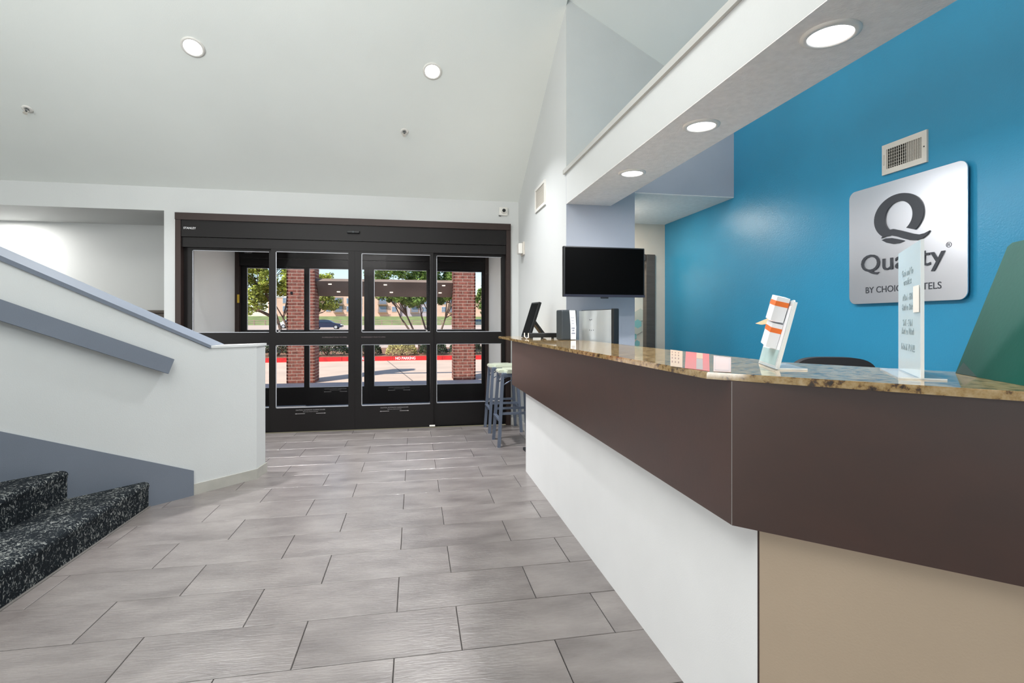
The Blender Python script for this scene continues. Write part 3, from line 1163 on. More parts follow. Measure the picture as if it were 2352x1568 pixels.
# ------------------------------------------------------------------ television
tv = thing('television', 'wall mounted flat television with a blank black screen', 'television', (1.468, 3.92, 1.635), math.radians(2.0))
MB().bbox(-0.339, 0.339, -0.018, 0.022, -0.196, 0.196, 0.006).build('casing', BLACK, tv)
MB().box(-0.328, 0.328, -0.0195, -0.0182, -0.176, 0.186).build('screen', SCREEN, tv)
g = MB()
g.box(-0.339, 0.339, -0.0215, -0.018, -0.196, -0.178)
g.build('bezel', mat('dark_navy_bezel', (40, 40, 52), 0.3), tv)
MB().bbox(-0.03, 0.03, -0.02, 0.0, -0.208, -0.196, 0.003).build('sensor_tab', BLACK, tv)
MB().bbox(-0.12, 0.12, 0.022, 0.06, -0.13, 0.13, 0.01).build('rear_bulge', BLACK, tv)
MB().box(-0.03, 0.03, 0.06, 0.255, -0.03, 0.03).build('wall_arm', DKGREY, tv)
MB().box(-0.09, 0.09, 0.255, 0.268, -0.12, 0.12).build('wall_plate', DKGREY, tv)

# ------------------------------------------------------------------ things on and behind the counter
ZT = 1.1003
# easel backed tablet seen edge on
t = thing('tablet_display', 'black tablet display leaning on a stand, seen edge on at the counter end', 'display', (0.985, 4.62, ZT), math.radians(4))
lean = math.radians(18)
T = Matrix.Rotation(lean, 4, 'Y')
MB().bbox(-0.012, 0.012, -0.12, 0.12, 0.003, 0.335, 0.004, T=T).build('display_body', BLACK, t)
MB().box(-0.0128, -0.0118, -0.11, 0.11, 0.02, 0.32, T=T).build('screen', SCREEN, t)
T2 = Matrix.Translation((0.055, 0, 0.165)) @ Matrix.Rotation(math.radians(-38), 4, 'Y')
MB().bbox(-0.012, 0.012, -0.06, 0.04, -0.195, 0.0, 0.004, T=T2).build('easel_leg', BLACK, t)
MB().box(0.0122, 0.0128, -0.09, -0.05, 0.255, 0.285, T=T).build('sticker', PRINTG, t)

# long black tray with a white clip
t = thing('cable_tray', 'long low black tray lying at the counter end beside the tablet', 'tray', (1.06, 4.30, ZT), math.radians(-4))
MB().bbox(-0.115, 0.125, -0.035, 0.035, 0.012, 0.05, 0.006).build('tray_body', BLACK, t)
for x in (-0.09, 0.0, 0.09):
    for y in (-0.02, 0.02):
        MB().cyl((x, y, 0), (x, y, 0.014), 0.008, n=10).build('foot', DKGREY, t)
g = MB()
g.tube([(-0.155, -0.03, 0.052), (-0.155, -0.03, 0.02), (-0.14, -0.03, 0.006), (-0.122, -0.03, 0.012), (-0.122, -0.03, 0.05)], 0.005, 8)
g.build('white_clip', WPLAST, t)

# upright black machine with a paper notice
t = thing('payment_terminal_box', 'upright black box with a white paper notice at the counter end', 'device', (1.19, 4.02, ZT), math.radians(10))
MB().bbox(-0.068, 0.068, -0.05, 0.05, 0, 0.238, 0.012).build('housing', DKGREY, t)
mb = MB()
mb.prism([(0.0, -0.0505, 0.235), (0.052, -0.0505, 0.235), (0.060, -0.0505, 0.10), (0.058, -0.0505, 0.004), (0.012, -0.0505, 0.004), (0.010, -0.0505, 0.12)], (0, -0.0015, 0))
pn = mb.build('paper_notice', PAPER, t)
g = MB()
for k, (z, x0, x1) in enumerate(((0.175, 0.012, 0.045), (0.150, 0.018, 0.04), (0.128, 0.02, 0.042), (0.088, 0.02, 0.048), (0.070, 0.026, 0.044), (0.048, 0.02, 0.052))):
    for j in range(4):
        xa = x0 + (x1 - x0) * j / 4
        g.box(xa, xa + (x1 - x0) / 4 * 0.7, -0.0526, -0.052, z, z + (0.004 if k < 3 else 0.010))
g.build('notice_print', mat('blue_grey_ink', (96, 104, 128), 0.7), pn)['kind'] = 'stuff'

# silver backed monitor on the staff side
ml = Vector((1.322, 4.09, 0))
mr = Vector((1.408, 3.58, 0))
mc = (ml + mr) / 2
t = thing('computer_monitor', 'silver backed computer monitor behind the counter below the television', 'monitor', (mc.x, mc.y, 0.74), 0)
xd = (mr - ml).normalized()
ang = math.atan2(xd.y, xd.x)
R_ = Matrix.Rotation(ang, 4, 'Z')
hw_ = (mr - ml).length / 2
mb = MB()
# gently curved back sheet
n = 10
pts = []
for i in range(n + 1):
    u = -hw_ + 2 * hw_ * i / n
    pts.append((u, -0.016 + 0.012 * (u / hw_) ** 2))
vs = []
for z in (0.26, 0.592):
    for u, v in pts:
        vs.append(R_ @ Vector((u, v, z)))
    for u, v in reversed(pts):
        vs.append(R_ @ Vector((u, 0.02, z)))
mm = len(pts) * 2
mb.add(vs, [tuple(range(mm - 1, -1, -1)), tuple(range(mm, 2 * mm))] + [(i, (i + 1) % mm, mm + (i + 1) % mm, mm + i) for i in range(mm)])
mb.build('back_cover', SILVER, t)
MB().bbox(hw_ - 0.004, hw_ + 0.030, -0.012, 0.03, 0.255, 0.600, 0.004, T=R_).build('side_bezel', BLACK, t)
MB().bbox(-hw_ - 0.012, hw_ + 0.028, 0.02, 0.034, 0.25, 0.598, 0.004, T=R_).build('screen_frame', BLACK, t)
MB().bbox(-0.03, 0.03, 0.034, 0.06, 0.02, 0.40, 0.004, T=R_).build('stand_neck', BLACK, t)
MB().bbox(-0.12, 0.12, -0.0, 0.16, 0.0, 0.02, 0.006, T=R_).build('stand_foot', BLACK, t)
g = MB()
for (u, z) in ((-0.06, 0.52), (-0.045, 0.518), (-0.028, 0.522), (-0.06, 0.44), (-0.03, 0.438), (0.0, 0.44)):
    g.box(u - 0.004, u + 0.004, -0.0172, -0.0158, z - 0.003, z + 0.003, T=R_)
g.build('port_marks', DKGREY, t)['kind'] = 'stuff'
# staff desk carrying monitor
t = thing('staff_worktop', 'white staff worktop hidden behind the counter front', 'worktop', (0, 0, 0))
MB().bbox(1.26, 1.78, 2.3, 4.17, 0.71, 0.74, 0.004).build('top_board', DESKW, t)
for x, y in ((1.30, 2.34), (1.74, 2.34), (1.30, 4.12), (1.74, 4.12)):
    MB().box(x - 0.02, x + 0.02, y - 0.02, y + 0.02, 0, 0.71).build('leg', DKGREY, t)

# office chair
t = thing('office_chair', 'black office chair whose rounded back shows over the counter', 'chair', (2.13, 2.36, 0), math.radians(-20))
mb = MB()
prof = []
for i in range(25):
    a = PI * i / 24
    prof.append((0.20 * (1 if math.cos(a) > 0 else -1) * abs(math.cos(a)) ** 0.55, 0.955 + 0.105 * math.sin(a) ** 0.75))
prof += [(-0.17, 0.55), (0.17, 0.55)]
mb.prism([(x, -0.03, z) for x, z in prof], (0, 0.06, 0))
bk = mb.build('backrest', mat('black_mesh_fabric', (42, 38, 38), 0.7), t)
mb = MB()
mb.bbox(-0.22, 0.22, -0.48, -0.04, 0.44, 0.51, 0.02)
mb.build('seat', BLACK, t)
MB().tube([(0, -0.25, 0.44), (0, -0.02, 0.43), (0, 0.045, 0.5), (0, 0.04, 0.75)], 0.02, 8).build('back_bracket', BLACK, t)
MB().cyl((0, -0.26, 0.09), (0, -0.26, 0.44), 0.025).build('gas_lift', DKGREY, t)
for i in range(5):
    a = 2 * PI * i / 5
    e = Vector((0.26 * math.cos(a), -0.26 + 0.26 * math.sin(a), 0.065))
    MB().tube([(0, -0.26, 0.10), e], [0.022, 0.014], 8).build('base_arm', BLACK, t)
    MB().cyl(e + Vector((-0.012, 0, -0.037)), e + Vector((0.012, 0, -0.037)), 0.027).build('castor', BLACK, t)

# slanted sign holder 1
BL = Vector((1.155, 1.602, ZT))
BR = Vector((1.050, 1.378, ZT))
xd = (BR - BL).normalized()
nf = Vector((xd.y, -xd.x, 0))
if nf.x > 0:
    nf = -nf                      # faces the lobby
hgt, lean = 0.200, 0.050
upv = (-nf * lean + Vector((0, 0, hgt)))
ul = upv.length
un = upv.normalized()
fn = xd.cross(un)
if fn.x > 0:
    fn = -fn
t = thing('slanted_sign_holder', 'slanted acrylic notice holder with small white boxes, left on the counter', 'sign holder', (0, 0, 0))
WL = (BR - BL).length


def on1(u, v, o=0.0):
    return BL + xd * u + un * v + fn * o


MB().prism([on1(0, 0.002), on1(WL, 0.002), on1(WL, ul), on1(WL - 0.01, ul + 0.006), on1(0.01, ul), on1(0, ul - 0.01)], -fn * 0.004).build('front_plate', ACR, t)
MB().prism([on1(WL, 0.002, 0.001), on1(WL + 0.003, 0.002, 0.001), on1(WL + 0.003, ul, 0.001), on1(WL, ul, 0.001)], -fn * 0.010).build('bright_edge', ACRE, t)
mb = MB()
f0, f1 = BL - nf * 0.0, BR
mb.prism([f0, f1, f1 - nf * 0.085, f0 - nf * 0.085], (0, 0, 0.003))
mb.build('foot_plate', ACRC, t)
mb = MB()
mb.prism([f1 - nf * 0.006 + xd * 0.0, f1 - nf * 0.085, f1 - nf * 0.085 + xd * 0.003, f1 - nf * 0.006 + xd * 0.003], (0, 0, 0.0045))
mb.build('bright_edge', ACRE, t)
sh = MB().prism([on1(0.01, 0.008, 0.001), on1(WL - 0.01, 0.008, 0.001), on1(WL - 0.01, ul - 0.012, 0.001), on1(0.01, ul - 0.012, 0.001)], -fn * 0.0006).build('notice_sheet', PAPER, t)
MB().prism([on1(0.012, 0.010, 0.0016), on1(WL - 0.012, 0.010, 0.0016), on1(WL - 0.012, 0.058, 0.0016), on1(0.012, 0.058, 0.0016)], -fn * 0.0004).build('printed_band', TEALP, sh)
g = MB()
for i, (u0, u1, v) in enumerate(((0.03, 0.09, 0.130), (0.03, 0.08, 0.118), (0.03, 0.14, 0.100), (0.03, 0.12, 0.090), (0.03, 0.10, 0.080), (0.03, 0.13, 0.070))):
    g.prism([on1(u0, v, 0.0016), on1(u1, v, 0.0016), on1(u1, v + 0.0022, 0.0016), on1(u0, v + 0.0022, 0.0016)], -fn * 0.0003)
g.build('print_lines', mat('pale_grey_ink', (170, 176, 184), 0.7), sh)


def small_box(u, v, o, wu, wv, wo, tilt, label):
    t = thing('card_box', label, 'box', (0, 0, 0), 0)
    a = xd * math.cos(tilt) + un * math.sin(tilt)
    b = -xd * math.sin(tilt) + un * math.cos(tilt)
    p = on1(u, v, o)
    MB().prism([p, p + a * wu, p + a * wu + b * wv, p + b * wv], fn * wo).build('carton', PAPER, t)
    q = p + b * (wv * 0.62) - a * 0.0006 - fn * 0.0006
    bd = MB().prism([q, q + a * (wu + 0.0012), q + a * (wu + 0.0012) + b * (wv * 0.20), q + b * (wv * 0.20)], fn * (wo + 0.0012)).build('orange_band', ORANGE, t)
    return t


small_box(0.125, 0.150, 0.004, 0.080, 0.075, 0.036, -0.12, 'upper white card box with orange band on the slanted notice holder')
small_box(0.112, 0.070, 0.002, 0.085, 0.075, 0.030, -0.12, 'lower white card box with orange band on the slanted notice holder')
t = thing('paper_ribbon', 'orange and peach folded paper stuck beside the white card boxes', 'paper', (0, 0, 0))
MB().prism([on1(0.062, 0.105, 0.002), on1(0.086, 0.108, 0.002), on1(0.094, 0.185, 0.002), on1(0.070, 0.188, 0.002)], fn * 0.012).build('orange_strip', ORANGE, t)
MB().prism([on1(0.066, 0.165, 0.003), on1(0.070, 0.140, 0.003), on1(0.045, 0.128, 0.030), on1(0.030, 0.128, 0.045)], fn * 0.003).build('peach_flap', PEACHP, t)

# tall T-shaped holder 2
BL = Vector((1.405, 1.309, ZT))
BR = Vector((1.216, 1.073, ZT))
xd2 = (BR - BL).normalized()
nf2 = Vector((xd2.y, -xd2.x, 0))
if nf2.x > 0:
    nf2 = -nf2
W_ = (BR - BL).length
HH = 0.342
t = thing('breakfast_sign_holder', 'tall clear acrylic sign holder with breakfast hours on the counter', 'sign holder', (0, 0, 0))
Z = Vector((0, 0, 1))


def on2(u, v, o=0.0):
    return BL + xd2 * u + Z * v + nf2 * o


MB().prism([on2(0, 0.003), on2(W_, 0.003), on2(W_, HH), on2(0, HH)], -nf2 * 0.006).build('upright_plate', ACR, t)
MB().prism([on2(W_, 0.003, 0.0005), on2(W_ + 0.004, 0.003, 0.0005), on2(W_ + 0.004, HH, 0.0005), on2(W_, HH, 0.0005)], -nf2 * 0.007).build('bright_edge', ACRE, t)
MB().prism([on2(0, 0, 0.045), on2(W_, 0, 0.045), on2(W_, 0, -0.051), on2(0, 0, -0.051)], (0, 0, 0.003)).build('foot_plate', ACRC, t)
MB().prism([on2(W_, 0, 0.045), on2(W_ + 0.002, 0, 0.045), on2(W_ + 0.002, 0, -0.051), on2(W_, 0, -0.051)], (0, 0, 0.0035)).build('bright_edge', ACRE, t)
INK = mat('blue_grey_letter_ink', (146, 164, 172), 0.7)
for tx, v in (('Grab and Go', 0.268), ('breakfast', 0.243), ('MON - FRI', 0.200), ('6AM to 9AM', 0.173), ('SAT - SUN', 0.130), ('7AM to 10AM', 0.107), ('THANK YOU!!!', 0.063)):
    lettering(tx, 0.027, on2(W_ * 0.46, v, 0.0006), xd2, Z, INK, t, 'sign_lettering', extrude=0.0003, spacing=1.08)
MB().prism([on2(W_ * 0.74, 0.165, 0.001), on2(W_ * 0.97, 0.165, 0.001), on2(W_ * 0.97, 0.232, 0.001), on2(W_ * 0.74, 0.232, 0.001)], nf2 * 0.001).build('note_slip', mat('cream_note', (232, 226, 218), 0.7), t)

# green slanted board at the right
G0 = Vector((1.461, 1.189, ZT))
gd = (Vector((1.319, 0.925, 0)) - Vector((1.461, 1.189, 0))).normalized()
gn = Vector((gd.y, -gd.x, 0))
if gn.x > 0:
    gn = -gn
t = thing('green_display_board', 'large dark green slanted board standing on the counter at the right edge', 'board', (0, 0, 0))
lean = -gn * 0.115 + Vector((0, 0, 0.347))
GW = 0.42
pts = [G0, G0 + gd * GW, G0 + gd * GW + lean, G0 + gd * 0.02 + lean * 1.01, G0 + gd * 0.004 + lean * 0.985]
MB().prism(pts, -gn * 0.004).build('front_board', GREEN, t)
MB().prism([G0 - gn * 0.004, G0 + gd * GW - gn * 0.004, G0 + gd * GW - gn * 0.13, G0 - gn * 0.13], (0, 0, 0.004)).build('foot_board', GREEND, t)
MB().prism([G0 + gn * 0.0007 + gd * 0.002 + Vector((0, 0, 0.0005)), G0 + gn * 0.0007 + gd * 0.11 + Vector((0, 0, 0.0005)), G0 + gn * 0.0007 + gd * 0.02 + lean * 0.09], -gn * 0.002).build('folded_corner', GREEND, t)
MB().prism([G0 - gn * 0.006 + gd * 0.38, G0 - gn * 0.128 + gd * 0.38 + Vector((0, 0, 0.004)), G0 + lean * 0.9 - gn * 0.006 + gd * 0.38], gd * 0.004).build('rear_brace', GREEND, t)


# poster reflections in the granite, painted as flat coloured sheets
def reflection(pts, m, label, name='flyer'):
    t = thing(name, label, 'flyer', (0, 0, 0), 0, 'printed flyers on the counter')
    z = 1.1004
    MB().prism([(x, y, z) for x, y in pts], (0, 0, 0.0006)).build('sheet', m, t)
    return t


def lerp2(q, s, r):
    """point in quad q (near-left, near-right, far-right, far-left)"""
    a = Vector(q[0]).lerp(Vector(q[1]), s)
    b = Vector(q[3]).lerp(Vector(q[2]), s)
    return a.lerp(b, r)


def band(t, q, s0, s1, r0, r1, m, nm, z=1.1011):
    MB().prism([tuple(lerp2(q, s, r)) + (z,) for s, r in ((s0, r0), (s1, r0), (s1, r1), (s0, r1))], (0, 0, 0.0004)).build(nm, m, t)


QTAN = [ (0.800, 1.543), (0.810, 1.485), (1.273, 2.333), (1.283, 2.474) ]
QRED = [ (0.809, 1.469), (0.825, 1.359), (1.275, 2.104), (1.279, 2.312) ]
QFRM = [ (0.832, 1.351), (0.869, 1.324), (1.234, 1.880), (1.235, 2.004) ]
PRINT_REFL = mat('dark_brown_ink', (110, 84, 76), 0.7)  # print of the reflected posters, put in as colour
t = reflection(QTAN, TAN_REFL, 'tan flyer with rows of print, farthest of three on the counter')
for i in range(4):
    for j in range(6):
        band(t, QTAN, 0.12 + j * 0.13, 0.21 + j * 0.13, 0.16 + i * 0.2, 0.24 + i * 0.2, PRINT_REFL, 'print_block') if j % 2 == 0 else None
t = reflection(QRED, RED_REFL, 'red flyer with grey and cream blocks, middle one on the counter')
band(t, QRED, 0.48, 0.74, 0.55, 0.98, TAN_REFL, 'cream_block')
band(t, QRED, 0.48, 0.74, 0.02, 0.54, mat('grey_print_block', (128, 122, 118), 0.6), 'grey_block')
t = reflection(QFRM, PINK_REFL, 'pale framed certificate sheet, nearest of three on the counter')
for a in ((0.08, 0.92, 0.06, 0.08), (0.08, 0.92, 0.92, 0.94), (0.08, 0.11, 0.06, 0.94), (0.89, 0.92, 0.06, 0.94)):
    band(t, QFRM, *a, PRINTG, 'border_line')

# ------------------------------------------------------------------ bar stools
def make_stool(label):
    t = thing('bar_stool', label, 'stool', (0, 0, 0), 0, 'metal bar stools by the entrance')
    # seat
    bm = bmesh.new()
    bmesh.ops.create_cube(bm, size=1.0)
    for v in bm.verts:
        v.co = Vector((v.co.x * 0.34, v.co.y * 0.34, 0.745 + v.co.z * 0.03))
    vert = [e for e in bm.edges if abs(e.verts[0].co.z - e.verts[1].co.z) > 0.01]
    bmesh.ops.bevel(bm, geom=vert, offset=0.07, segments=5, affect='EDGES')
    hor = [e for e in bm.edges if abs(e.verts[0].co.z - e.verts[1].co.z) < 1e-4 and e.calc_length() < 0.3]
    bmesh.ops.bevel(bm, geom=[e for e in bm.edges if all(v.co.z > 0.755 for v in e.verts) and len(e.link_faces) == 2 and any(abs(f.normal.z) < 0.5 for f in e.link_faces)], offset=0.008, segments=2, affect='EDGES')
    MB().bm(bm).build('seat', SEATM, t)
    MB().bbox(-0.145, 0.145, -0.145, 0.145, 0.69, 0.732, 0.008).build('seat_frame', STOOLM, t)
    for sx in (-1, 1):
        for sy in (-1, 1):
            mb = MB()
            a = Vector((sx * 0.138, sy * 0.138, 0.72))
            b = Vector((sx * 0.182, sy * 0.182, 0.0))
            r = 0.0155
            vs = []
            for p in (b, a):
                for dx, dy in ((-r, -r), (r, -r), (r, r), (-r, r)):
                    vs.append(p + Vector((dx, dy, 0)))
            mb.add(vs, [(3, 2, 1, 0), (4, 5, 6, 7)] + [(i, (i + 1) % 4, 4 + (i + 1) % 4, 4 + i) for i in range(4)])
            mb.build('leg', STOOLM, t)

    def at(z):
        return 0.182 - 0.044 * z / 0.72
    for s in (-1, 1):
        z = 0.33
        a = at(z)
        MB().box(-a, a, s * a - 0.008, s * a + 0.008, z - 0.012, z + 0.012).build('crossbar', STOOLM, t)
        z = 0.27
        a = at(z)
        MB().bbox(s * (a + 0.008) - 0.014, s * (a + 0.008) + 0.022, -a, a, z - 0.014, z + 0.008, 0.003).build('footrest', STOOLM, t)
        MB().tube([(s * 0.15, 0.14, 0.62), (s * 0.11, 0.06, 0.70)], 0.006, 6).build('corner_brace', STOOLM, t)
        MB().tube([(0.06, s * 0.14, 0.69), (-0.05, s * 0.146, 0.66), (-0.14, s * 0.15, 0.61)], 0.006, 6).build('corner_brace', STOOLM, t)
    return t


s1 = make_stool('grey blue metal bar stool with sage seat nearest the counter')
s1.location = (1.003, 5.30, 0)
dup(s1, (1.003, 5.975, 0), 0, 'grey blue metal bar stool with sage seat farther back by the doors')

# ------------------------------------------------------------------ outside: ground
def g(y):
    P = ((0, -0.02), (17.6, 0.10), (40, 0.12), (84, 0.20), (112, 0.48), (134, 0.62), (172, 3.0), (186, 3.5), (400, 4.5))
    for (a, za), (b, zb) in zip(P, P[1:]):
        if y <= b:
            return za + (zb - za) * (y - a) / (b - a)
    return P[-1][1]


def strip(name, y0, y1, x0, x1, m, label, cat, n=4, dz=0.0):
    mb = MB()
    for i in range(n):
        a = y0 + (y1 - y0) * i / n
        b = y0 + (y1 - y0) * (i + 1) / n
        mb.add([(x0, a, g(a) + dz), (x1, a, g(a) + dz), (x1, b, g(b) + dz), (x0, b, g(b) + dz)], [(0, 1, 2, 3)])
    return tag(mb.build(name, m), label, cat, kind='structure')


mb = MB()
mb.box(-12, 14, 8.12, 11.3, -0.1, -0.004)
dw = struct(mb.build('sidewalk', CONC2), 'pale concrete apron outside the doors', 'sidewalk')
mb = MB()
mb.box(-25, 30, 11.3, 17.5, -0.14, -0.012)
pv = struct(mb.build('pavement', CONC), 'sunlit pale concrete driveway in front of the red curb', 'pavement')
j = MB()
j.prism([(-0.9, 17.5, -0.012), (-0.87, 17.5, -0.012), (-0.02, 11.3, -0.012), (-0.05, 11.3, -0.012)], (0, 0, 0.0015))
j.build('joint_line', mat('dark_joint', (150, 136, 126), 0.9), pv)

curb = thing('red_curb', 'bright red painted curb with white NO PARKING lettering', 'curb', (0, 0, 0))
xs = [-16, -10, -5.5, -3.9, -2.3, -0.7, 0.9, 2.5, 5, 12, 20]
for i in range(len(xs) - 1):
    def cy(x):
        return 17.5 - 0.10 * max(0.0, -2.5 - x) * 0.9
    a, b = xs[i], xs[i + 1]
    mb = MB()
    mb.prism([(a + 0.004, cy(a), -0.012), (b - 0.004, cy(b), -0.012), (b - 0.004, cy(b) + 0.16, -0.012), (a + 0.004, cy(a) + 0.16, -0.012)], (0, 0, 0.135))
    mb.build('curb_stone', REDC, curb)
lettering('NO PARKING', 0.125, (-0.30, 17.497, 0.022), (1, 0, 0), (0, 0, 1), PRINTW, curb, 'curb_lettering', extrude=0.001, offset=0.003, xs=0.86)
lettering('FIRE LANE', 0.125, (-1.52, 17.497, 0.022), (1, 0, 0), (0, 0, 1), PRINTW, curb, 'curb_lettering', extrude=0.001, offset=0.003, xs=0.86)

strip('planting_bed', 17.66, 24, -30, 30, MULCH, 'brown mulch bed behind the red curb', 'ground', 3)
strip('road', 24, 128, -160, 160, ROADM, 'pale road and parking lot beyond the trees', 'road', 10)
strip('grass_slope', 128, 178, -260, 260, GRASS, 'green grass bank below the far apartments', 'grass', 8)
strip('far_ground', 178, 400, -400, 400, mat('dry_ground', (196, 176, 140), 0.95), 'dry ground around the far apartments', 'ground', 3)

# brick columns
def brick_column(cx0, cx1, cy0, cy1, label, hgt=3.4):
    t = thing('brick_column', label, 'column', ((cx0 + cx1) / 2, (cy0 + cy1) / 2, -0.01), 0, 'brick canopy columns')
    hx, hy = (cx1 - cx0) / 2, (cy1 - cy0) / 2
    e = 0.004
    MB().box(-hx + e, hx - e, -hy + e, hy - e, 0, hgt).build('mortar_core', MORTAR, t)
    ch = 0.0665
    cache = {}
    rest = MB()
    nb = 0
    ncourse = int(hgt / ch)
    for r in range(ncourse):
        z = r * ch
        for side in range(4):
            L = 2 * hx if side in (0, 2) else 2 * hy
            # bricks along this side
            offs = [0, 0.10, 0.30, L] if (r + side) % 2 else [0, 0.20, 0.40, L]
            offs = [o for o in offs if o < L - 0.03] + [L]
            for a, b in zip(offs, offs[1:]):
                g0, g1 = a + (0.0055 if a > 0 else 0), b - (0.0055 if b < L else 0)
                if side == 0:
                    bx = (-hx + g0, -hx + g1, -hy, -hy + 0.03)
                elif side == 2:
                    bx = (-hx + g0, -hx + g1, hy - 0.03, hy)
                elif side == 1:
                    bx = (hx - 0.03, hx, -hy + g0, -hy + g1)
                else:
                    bx = (-hx, -hx + 0.03, -hy + g0, -hy + g1)
                vis = z < 2.5 and (side == 0 or (side == 1 and cx0 < 0) or (side == 3 and cx0 > 0))
                if vis:
                    key = tuple(round(q, 4) for q in bx)
                    if key not in cache:
                        mb = MB().box(bx[0], bx[1], bx[2], bx[3], 0, ch - 0.014)
                        me = bpy.data.meshes.new('brick')
                        me.from_pydata(mb.v, [], mb.f)
                        me.materials.append(BRICKM)
                        cache[key] = me
                    o = bpy.data.objects.new('brick', cache[key])
                    C.objects.link(o)
                    o.parent = t
                    o.location = (0, 0, z + 0.0055)
                    nb += 1
                else:
                    rest.box(bx[0], bx[1], bx[2], bx[3], z + 0.0055, z + ch - 0.0055)
    o = rest.build('brickwork', BRICKM, t)
    o['kind'] = 'stuff'
    return t


bc = brick_column(-2.58, -2.03, 11.35, 11.85, 'sunlit red brick column outside, seen through the left doors')
MB().box(-0.20, -0.16, -0.262, -0.25, 1.83, 1.88).build('small_plate', BLACK, bc)
brick_column(0.82, 1.30, 11.31, 11.80, 'shaded red brick column outside, seen through the right door')
t = thing('canopy_beam', 'brown stucco beam with small lights spanning the two brick columns', 'beam', (0, 0, 0))
MB().prism([(-2.02, 11.42, 2.10), (0.81, 11.42, 2.10), (0.81, 11.75, 1.80), (-2.02, 11.75, 1.80)], (0, 0.10, 0.06)).build('beam_body', CANOPY, t)
for x, s in ((-1.75, 0), (-0.62, 0), (0.62, 0), (-1.60, 1), (-0.50, 1), (0.55, 1)):  # glowing dots stand in for indoor lights reflected in the door glass
    fz = 2.04 if s == 0 else 1.89
    fy = 11.42 + (2.10 - fz) * 1.1
    MB().bbox(x - 0.035, x + 0.035, fy - 0.02, fy + 0.02, fz - 0.01, fz + 0.012, 0.006).build('beam_lamp', emat('small_beam_lamp', (255, 236, 210), 1.2) if 'small_beam_lamp' not in bpy.data.materials else bpy.data.materials['small_beam_lamp'], t)

# ------------------------------------------------------------------ plants
def leaves(mb, centre, rad, n, size, r, flat=0.75):
    cx, cy, cz_ = centre
    for _ in range(n):
        while True:
            d = Vector((r.uniform(-1, 1), r.uniform(-1, 1), r.uniform(-1, 1)))
            if 0.25 < d.length < 1:
                break
        p = Vector((cx + d.x * rad, cy + d.y * rad, cz_ + d.z * rad * flat))
        u = Vector((r.uniform(-1, 1), r.uniform(-1, 1), r.uniform(-0.6, 0.6))).normalized()
        w_ = u.cross(Vector((r.uniform(-1, 1), r.uniform(-1, 1), r.uniform(-1, 1)))).normalized()
        s = size * r.uniform(0.6, 1.3)
        mb.add([p - u * s, p + w_ * s * 0.5, p + u * s, p - w_ * s * 0.5], [(0, 1, 2, 3)])


def tree(base, stems, blobs, leafm, label, seed, nleaf=160, size=0.06, tr=0.05):
    t = thing('tree', label, 'tree', base, 0)
    r = random.Random(seed)
    fo = MB()
    tips = []
    for (x, y, z, rad) in blobs:
        leaves(fo, (x, y, z), rad, nleaf, size, r)
        for _ in range(3):
            leaves(fo, (x + r.uniform(-1, 1) * rad, y + r.uniform(-1, 1) * rad, z + r.uniform(-.6, .6) * rad), rad * 0.45, nleaf // 3, size, r)
    for st_ in stems:
        n = len(st_)
        MB().tube(st_, [tr * (1 - 0.7 * i / (n - 1)) for i in range(n)], 8).build('trunk', BARK, t, smooth=True)
    br = MB()
    for (x, y, z, rad) in blobs:
        s = min(stems, key=lambda q: (Vector(q[-1]) - Vector((x, y, z))).length)
        a = Vector(s[-2]) if r.random() < 0.5 else Vector(s[-1])
        b = Vector((x, y, z))
        mid = (a + b) / 2 + Vector((r.uniform(-.15, .15), 0, r.uniform(-.15, .1)))
        br.tube([a, mid, b], [tr * 0.35, tr * 0.22, tr * 0.1], 6)
    br.build('branches', BARK, t)
    f = fo.build('foliage', leafm, t)
    f['kind'] = 'stuff'
    return t


def blobs(r, n, cx, cz_, rx, rz, rad):
    out = []
    for _ in range(n):
        a = r.uniform(0, 2 * PI)
        q = math.sqrt(r.random())
        out.append((cx + rx * q * math.cos(a), r.uniform(-0.8, 0.8), cz_ + rz * q * math.sin(a), rad * r.uniform(0.7, 1.2)))
    return out


r = random.Random(11)
tree((-5.0, 20.6, 0.1), [[(0.2, 0, -0.05), (0.1, 0, 0.9), (-0.1, 0, 1.6), (-0.5, 0, 2.4), (-0.7, 0, 3.2)], [(0.25, 0, -0.05), (0.45, 0, 0.7), (0.2, 0, 1.3), (0.4, 0, 2.2)], [(0.0, 0, 1.25), (-0.6, 0.1, 1.55), (-1.2, 0.1, 1.7), (-1.7, 0.1, 1.65)]],
     blobs(r, 46, -0.75, 3.0, 1.6, 1.3, 0.42), LEAF_Y, 'yellow green oak with twisted trunk left of the sunlit column', 5, 300, 0.060, 0.07)
stems = []
for i, (b, m_, e) in enumerate((((-0.32, 0), (-0.55, 0.9), (-1.0, 1.7)), ((-0.12, 0), (-0.35, 0.8), (-0.75, 1.9)), ((0.02, 0), (0.06, 0.9), (-0.15, 1.9)), ((0.15, 0), (0.32, 0.9), (0.15, 2.0)), ((0.30, 0), (0.62, 0.8), (1.05, 1.8)))):
    stems.append([(b[0], 0.05 * i, -0.05), ((b[0] + m_[0]) / 2 + 0.05, 0.05 * i, m_[1] * 0.5), (m_[0], 0.05 * i, m_[1]), ((m_[0] + e[0]) / 2 - 0.05, 0.05 * i, (m_[1] + e[1]) / 2), (e[0], 0.05 * i, e[1])])
tree((0.33, 19.3, 0.1), stems, blobs(r, 40, -0.10, 2.8, 1.65, 0.95, 0.40) + blobs(r, 12, 0.0, 2.0, 1.6, 0.14, 0.26), LEAF_G, 'green crape myrtle with many slim trunks behind the curb', 8, 300, 0.052, 0.055)
